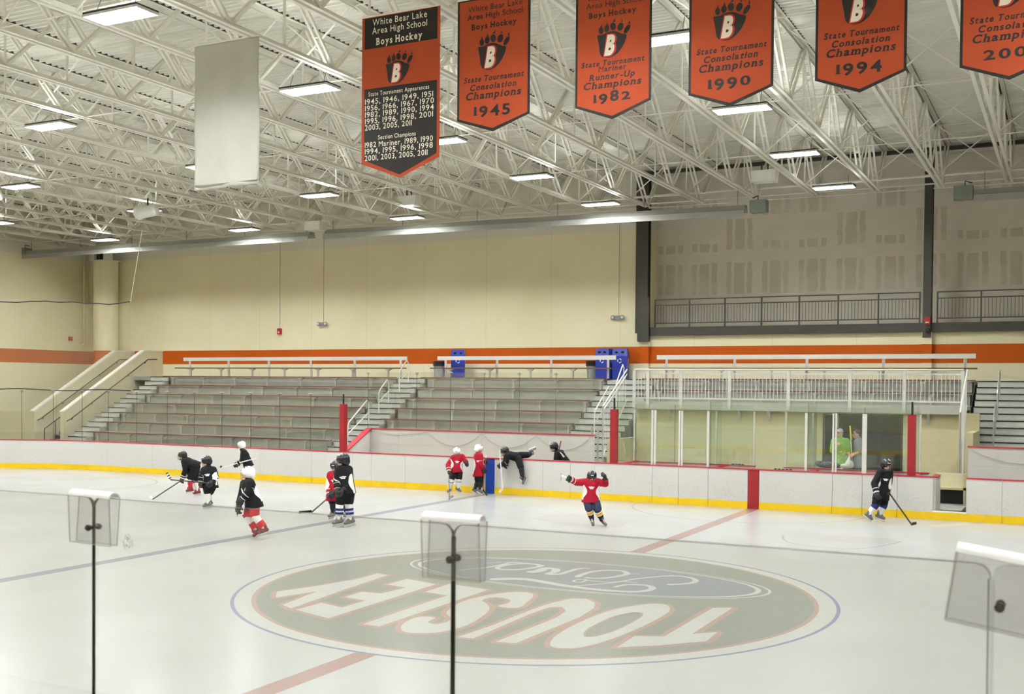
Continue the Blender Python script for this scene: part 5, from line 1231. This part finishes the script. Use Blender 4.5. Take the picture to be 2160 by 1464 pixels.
# 2
L2 = 'child in black jersey with white crest and white socks looking down to the left'; faced(L2, (-1, -.15, .35), (-1, -.1, .3))
D = depth_ice(433, 1073)
t2, P2 = person(L2, dict(head=(435, 973.5), neck=(439, 984.5), sho_l=(430, 991.5, -.05), sho_r=(450, 991, .04), pelvis=(443, 1021), elb_l=(425.5, 1004, -.12), elb_r=(456, 1008.5, -.02), hand_l=(422.5, 1018.5, -.16), hand_r=(446, 1019.5, -.18),
    knee_l=(437.5, 1040, -.04), knee_r=(442, 1040, .12), ankle_l=(438.5, 1059.5, 0), ankle_r=(441.5, 1057, .2), toe_l=(428, 1066, 0), toe_r=(430, 1064, .2)), D, (-1, -.35, .5), group=CO, k=1.04, shirt_len=.1)
stick(P2['hand_r'], atd(360, 1012, D-.15), atd(352, 997, D-.2), 'hockey stick with striped raised blade held by the child in plain white socks', blade='jwhite', m='stick')
tpe = MB()
for f in (.15, .5, .85):
    p = atd(360, 1012, D-.15).lerp(atd(352, 997, D-.2), f); q = atd(360, 1012, D-.15).lerp(atd(352, 997, D-.2), f+.14); tpe.bar(p, q, .014, .066)
for o in bpy.data.objects:
    if o.name.startswith('hockey_stick') and 'striped' in o.get('label', ''): tpe.build('blade_tape', 'blackp', o)
# 3 behind, white helmet near boards
L3 = 'child in black jersey and white helmet skating by the boards with a level stick'; faced(L3, (-1, 0, .1), (-1, 0, .1))
D = depth_ice(526, 1027)
t3, P3 = person(L3, dict(head=(508.5, 939.5), neck=(511, 949), sho_l=(513, 954, -.12), sho_r=(516, 953.5, .12), pelvis=(524, 982), elb_l=(510.5, 972, -.18), elb_r=(513, 970, .18), hand_l=(499, 979, -.2), hand_r=(502, 978.5, .05),
    knee_l=(520, 1001, -.08), knee_r=(525, 1001, .1), ankle_l=(523, 1017, -.08), ankle_r=(528, 1017, .1), toe_l=(515, 1024, -.08), toe_r=(520, 1024, .1)), D, (-1, -.05, .15), vis_panel=False, helm='helmw', group=CO, k=.98, shirt_len=.05)
stick(atd(541, 966.5, D-.28), atd(468, 986, D-.2), atd(465, 987, D-.3), 'pale hockey stick held level by the child near the boards', m='stickw', blade='blackp', tape=False)
# 4 white helmet, red shorts
L4 = 'child in black jersey, white helmet and red shorts striding left over the blue line'; faced(L4, (-1, -.28, .25), (-.75, -.75, .2))
D = depth_ice(540, 1136)
t4, P4 = person(L4, dict(head=(522, 999), neck=(525, 1010.5), sho_l=(528, 1019, -.14), sho_r=(516, 1020, .14), pelvis=(534, 1056), elb_l=(525, 1038, -.2), elb_r=(511, 1040, .12), hand_l=(510, 1054, -.2), hand_r=(503, 1070, 0),
    knee_l=(537, 1088, -.1), knee_r=(522.5, 1089, .1), ankle_l=(556, 1112.5, -.1), ankle_r=(540, 1115, .1), toe_l=(550, 1130, -.1), toe_r=(529, 1129, .1)), D, (-1, -.03, .2), helm='helmw', shorts='redcloth', socks=('sockw',), boot='bootr', group=CO, k=1.1, shirt_len=.14, sockbands=((.52, .95, 'sockr'), (-.25, -.02, 'sockr')))
stick(atd(499, 1089, D-.1), P4['hand_l']+UP*.02, P4['hand_l']+HF*.35+UP*.1, 'dark hockey stick pointing down in the hands of the striding child', tape=True, blade='blackp')
# 5 red beside the tall player
L5 = 'small child in red jersey and dark leggings talking to the taller black player'; faced(L5, (-.9, -.2, .5), (.3, -.3, 1))
D = depth_ice(704, 1096)
t5, P5 = person(L5, dict(head=(706, 984.5), neck=(707, 996), sho_l=(697, 1001.5, -.03), sho_r=(716, 1001, .03), pelvis=(706, 1038), elb_l=(694, 1023, -.05), elb_r=(718, 1022, -.08), hand_l=(694, 1043.5, -.15), hand_r=(703, 1041, -.2),
    knee_l=(702, 1062, -.03), knee_r=(719, 1062, .1), ankle_l=(702.5, 1080, -.03), ankle_r=(724, 1079, .15), toe_l=(694, 1091, -.03), toe_r=(726, 1087, .1)), D, (-.15, -.25, 1), jersey='jred', shorts='jblack', socks=('sockk',), group=CO, k=1.02, shirt_len=.2)
stick(P5['hand_r'], at(657, 1081, 2, .02), at(633, 1083.5, 2, .02), 'dark hockey stick of the small red child, black blade flat on the ice')
# 6 tall black
L6 = 'tallest player in black jersey and shorts with blue banded white socks'; faced(L6, (-.95, -.12, .45), (-.9, -.15, .5))
D = depth_ice(723, 1111)
t6, P6 = person(L6, dict(head=(722, 972), neck=(725, 985), sho_l=(715.5, 992, -.1), sho_r=(735, 991, .08), pelvis=(729.5, 1036), elb_l=(711, 1016, -.15), elb_r=(738, 1017, .02), hand_l=(712, 1034, -.22), hand_r=(722.5, 1036.5, -.22),
    knee_l=(716.5, 1062, -.04), knee_r=(735.5, 1062, .06), ankle_l=(715, 1093, -.04), ankle_r=(739, 1093.5, .06), toe_l=(703, 1104, -.04), toe_r=(728, 1104, .06)), D, (-.9, -.12, .3), group=CO, k=1.2, shirt_len=.05, sockbands=((.32, .48, 'sockb'), (.58, .74, 'sockb')))
# 7 red, white helmet, facing
L7 = 'child in red jersey and white helmet facing the camera by the boards'; faced(L7, (-.5, -.3, .9), (.75, -.3, .6))
D = depth_ice(956, 1045)
t7, P7 = person(L7, dict(head=(963, 954), neck=(965.5, 963.5), sho_l=(955.5, 966), sho_r=(975, 963.5), pelvis=(963, 992), elb_l=(945, 981, -.05), elb_r=(981, 972, -.05), hand_l=(947, 996, -.2), hand_r=(984.5, 976.5, -.2),
    knee_l=(952, 1012, -.1), knee_r=(968, 1011.5, -.06), ankle_l=(949.5, 1029.5, 0), ankle_r=(966.5, 1028, 0), toe_l=(944, 1039, -.05), toe_r=(976, 1037, -.05)), D, (-.05, -.25, 1), jersey='jred', helm='helmw', group=CO, k=1.0, shirt_len=.06, sockbands=((.22, .27, 'jblack'),))
stick(P7['hand_l'], at(947.8, 1053, 2, .01), at(952, 1049, 2, .02), 'dark hockey stick held upright on the ice by the red child facing the camera', blade='trash', tape=False)
# 8 red, white helmet, facing right
L8 = 'child in red jersey and black leggings turned right beside the blue strip'; faced(L8, (.8, -.35, .5), (.85, -.35, .5))
D = depth_ice(1012, 1044)
t8, P8 = person(L8, dict(head=(1010.5, 947.5), neck=(1009.5, 957), sho_l=(1005.5, 962, .08), sho_r=(1013, 961, -.12), pelvis=(1010, 995), elb_l=(1006, 980, .15), elb_r=(1014.5, 980, -.18), hand_l=(1023, 975, .05), hand_r=(1021, 990.5, -.16),
    knee_l=(1008, 1015.5, .08), knee_r=(1014.5, 1016, -.06), ankle_l=(1002.5, 1030.5, .08), ankle_r=(1012.5, 1031, -.06), toe_l=(1010, 1041, .05), toe_r=(1020, 1041, -.06)), D, (.95, -.2, .25), jersey='jred', shorts='jblack', helm='helmw', socks=('sockk',), group=CO, k=1.02, shirt_len=.14)
stick(atd(1025, 959, D-.1), atd(1018.5, 1036, D-.2), at(1030, 1047, 2, .015), 'pale hockey stick with dark blade held upright beside the blue strip', m='stickr', blade='black', tape=True)
# 9 climbing over the boards
L9 = 'child in black climbing sideways over the boards with one skate kicked up'; faced(L9, (-.45, -.85, .15), (.9, .38, .1))
D = (at(1090, 975, 1, YB-.02)-CAM).dot(_f)
t9, P9 = person(L9, dict(head=(1064, 952.5), neck=(1070, 957.5), sho_l=(1069, 962, -.14), sho_r=(1075, 957.5, .14), pelvis=(1093, 964, .05), hip_l=(1093, 968, -.08), hip_r=(1096, 960.5, .12), elb_l=(1065, 976, -.2), elb_r=(1071, 966, .2), hand_l=(1057.5, 981, -.22), hand_r=(1066, 980, .1),
    knee_l=(1099.5, 988.5, -.2), knee_r=(1115.5, 959.5, .1), ankle_l=(1102.5, 1010, -.2), ankle_r=(1122.5, 953, .12), toe_l=(1101, 1025, -.2), toe_r=(1136, 945, .12)), D, (-.85, -.35, .35), vis_panel=False, socks=('sockk',), group=CO, k=1.0, shirt_len=.02, z_floor=.6)
stick(atd(1053.5, 949, D-.25), atd(1060.5, 1030, D-.3), atd(1054, 1038, D-.35), 'white hockey stick hanging down the boards from the climbing child', m='stickw', blade='stickw', tape=False)
# 10 behind the boards
L10 = 'child in black jersey leaning forward inside the players bench behind the boards'; faced(L10, (-1, 0, 0), (-1, 0, 0))
D = (at(1185, 970, 1, 13.85)-CAM).dot(_f)
t10, P10 = person(L10, dict(head=(1168, 943), neck=(1173.5, 951), sho_l=(1175, 957, -.13), sho_r=(1184, 954.5, .13), pelvis=(1193, 978), elb_l=(1172, 976, -.18), elb_r=(1180, 974, .15), hand_l=(1166, 989, -.1), hand_r=(1172, 990, .1),
    knee_l=(1188, 1003, -.08), knee_r=(1193, 1003, .1), ankle_l=(1193, 1022, -.08), ankle_r=(1199, 1022, .1), toe_l=(1184, 1028, -.08), toe_r=(1190, 1028, .1)), D, (-.85, -.45, .3), vis_panel=False, group='players behind the boards', k=1.0)
stick(atd(1183, 930, D+.2), atd(1172, 990, D+.1), atd(1165, 997, D+.1), 'brown hockey stick rising behind the leaning child in the bench', m='stickr', tape=False)
# number on the back
MB().bar(P10['pelvis'].lerp(P10['neck'], .78)-HF*.14+UP*.05+HR*.03, P10['pelvis'].lerp(P10['neck'], .35)-HF*.15+UP*.07+HR*.05, .045, .01, -HF).build('back_number', 'jwhite', t10)
# 11 celebrating
L11 = 'child in red jersey celebrating with both arms spread wide, gold banded socks'; faced(L11, (.05, -.55, .85), (.6, -.5, .6))
D = depth_ice(1262, 1109)
t11, P11 = person(L11, dict(head=(1248.5, 1006.5), neck=(1247, 1017.5), sho_l=(1233, 1017), sho_r=(1262, 1017), pelvis=(1246, 1050), elb_l=(1216, 1018, -.05), elb_r=(1277, 1021, -.05), hand_l=(1202, 1010.5, -.2), hand_r=(1276, 1007.5, -.15),
    knee_l=(1243.5, 1077, -.1), knee_r=(1262, 1079, -.1), ankle_l=(1248.5, 1095, 0), ankle_r=(1270, 1096, 0), toe_l=(1249.5, 1106, -.05), toe_r=(1280, 1106, -.05)), D, (.0, -.15, 1), jersey='jred', shorts='navy', socks=('sockk',), group=CO, k=1.04, shirt_len=.1, sockbands=((-.05, .02, 'jwhite'), (.03, .3, 'socky'), (.31, .37, 'jwhite')))
stick(P11['hand_l'], atd(1184, 1003, D+.35), atd(1181, 1015, D+.6), 'thin pale hockey stick pointing away from the celebrating child', m='stickw', blade='trash', tape=False)
# 12 right
L12 = 'child in black jersey with blue kneed white socks skating right, rightmost skater'; faced(L12, (.8, -.6, .2), (.95, -.25, .25))
D = depth_ice(1848, 1101)
t12, P12 = person(L12, dict(head=(1869, 981.5), neck=(1867, 993.5), sho_l=(1857, 998, -.08), sho_r=(1876, 998, .1), pelvis=(1860, 1038), elb_l=(1844, 1020, -.12), elb_r=(1875, 1020, .08), hand_l=(1850, 1042, -.25), hand_r=(1873.5, 1037, -.05),
    knee_l=(1846.5, 1066, -.1), knee_r=(1864, 1066.5, .02), ankle_l=(1834, 1083, -.06), ankle_r=(1855.5, 1084, .02), toe_l=(1843, 1097, -.06), toe_r=(1868, 1095, .02)), D, (.25, -.1, 1), group=CO, k=1.08, shirt_len=.18, sockbands=((-.18, .3, 'sockb'),))
stick(P12['hand_r'], at(1924, 1108, 2, .01), at(1934, 1106, 2, .05), 'long hockey stick of the rightmost skater reaching the ice', m='stick', blade='black', tape=False)
# adults behind the penalty box glass
LA = 'adult in a green shirt and light blue cap standing behind the penalty box glass'; faced(LA, (-.5, 0, .8), (-.4, 0, .8))
D = (at(1774, 940, 1, 18.6)-CAM).dot(_f)
def adult(lab, J, face, shirt, cap_m, **kw):
    t, P = person(lab, J, D, face, jersey=shirt, shorts='pantsk', boot='black', k=1.28, adult=True, group='adults behind the glass', shirt_len=.12, z_floor=.12, **kw)
    fd = (HR*face[0]+UP*face[1]-HF*face[2]).normalized(); R = fr(fd, UP); h = P['head']
    MB().ell(h+R@Vector((-.02, 0, .045)), (.115, .10, .10), R).build('cap', cap_m, t, remesh=.014, sm=2); MB().ell(h+R@Vector((.12, 0, .05)), (.07, .075, .012), R).build('cap_peak', cap_m, t, smooth=True)
    MB().ell(h+R@Vector((-.04, 0, -.01)), (.085, .098, .08), R).build('hair', 'hair', t, remesh=.014, sm=2)
    return t, P
ta, PA = adult(LA, dict(head=(1771, 914), neck=(1772, 924), sho_l=(1760.5, 931, 0), sho_r=(1785, 931.5, 0), pelvis=(1773, 975), elb_l=(1757, 951, -.05), elb_r=(1789, 950, -.05), hand_l=(1766, 938, -.28), hand_r=(1792, 962, -.2),
    knee_l=(1768, 1002), knee_r=(1779, 1002), ankle_l=(1768, 1028), ankle_r=(1780, 1028), toe_l=(1762, 1033), toe_r=(1775, 1033)), (-.75, 0, .65), 'green', 'capb')
gl = MB(); rr = random.Random(5)
for i in range(40):
    u, v = rr.uniform(-.14, .14), rr.uniform(-.05, .34); p = PA['pelvis']+HR*u+UP*v-HF*(.185-.5*u*u); gl.bar(p, p+HR*rr.uniform(.01, .05)+UP*rr.uniform(-.02, .02), .012, .004, -HF)
gl.build('shirt_print', 'jwhite', ta)
LB = 'adult in a grey shirt and dark cap facing left behind the penalty box glass'; faced(LB, (-1, 0, .1), (-1, 0, .1))
tb, PB = adult(LB, dict(head=(1807, 916), neck=(1810, 926), sho_l=(1808.5, 933, -.17), sho_r=(1815, 932, .17), pelvis=(1812, 976), elb_l=(1815, 952, -.22), elb_r=(1812, 953, .2), hand_l=(1799, 959, -.25), hand_r=(1800, 958, .05),
    knee_l=(1809, 1003, -.1), knee_r=(1813, 1003, .1), ankle_l=(1810, 1028, -.1), ankle_r=(1815, 1028, .1), toe_l=(1802, 1033, -.1), toe_r=(1807, 1033, .1)), (-1, -.05, .1), 'greycloth', 'cap')
sA = stick(atd(1793, 898, D-.1), atd(1798, 985, D-.1), atd(1797, 1001, D-.1), 'hockey stick with bright yellow taped top held by the adult in the dark cap', m='stickw', tape=False)
MB().bar(atd(1793, 898, D-.1), atd(1795.2, 928, D-.1), .04, .04).build('yellow_tape', 'neon', sA)
b = MB(); c0 = atd(1792, 963, D-.28); b.cap(c0, atd(1789, 978, D-.28), .02, .09); b.ell(atd(1785, 983, D-.28), (.19, .08, .08), Matrix((HR, HF, UP)).transposed()); b.ell(atd(1795, 980, D-.28), (.09, .07, .12), Matrix((HR, HF, UP)).transposed())
tag(b.build('plastic_bag', 'bagplastic', remesh=.012, sm=2), 'white plastic bag held between the two adults', 'bag')

# ------------------------------------------------------------------ world and output
wd = bpy.data.worlds.new('world'); SC.world = wd; wd.use_nodes = True; wd.node_tree.nodes['Background'].inputs[0].default_value = (.02, .02, .02, 1)
SC.view_settings.view_transform = 'Standard'; SC.view_settings.look = 'None'; SC.view_settings.exposure = 1.7; SC.view_settings.gamma = 1
SC.view_settings.use_curve_mapping = False
cy = SC.cycles; cy.transparent_max_bounces = 48; cy.max_bounces = 8; cy.diffuse_bounces = 5; cy.glossy_bounces = 4; cy.sample_clamp_indirect = 6; cy.use_denoising = True
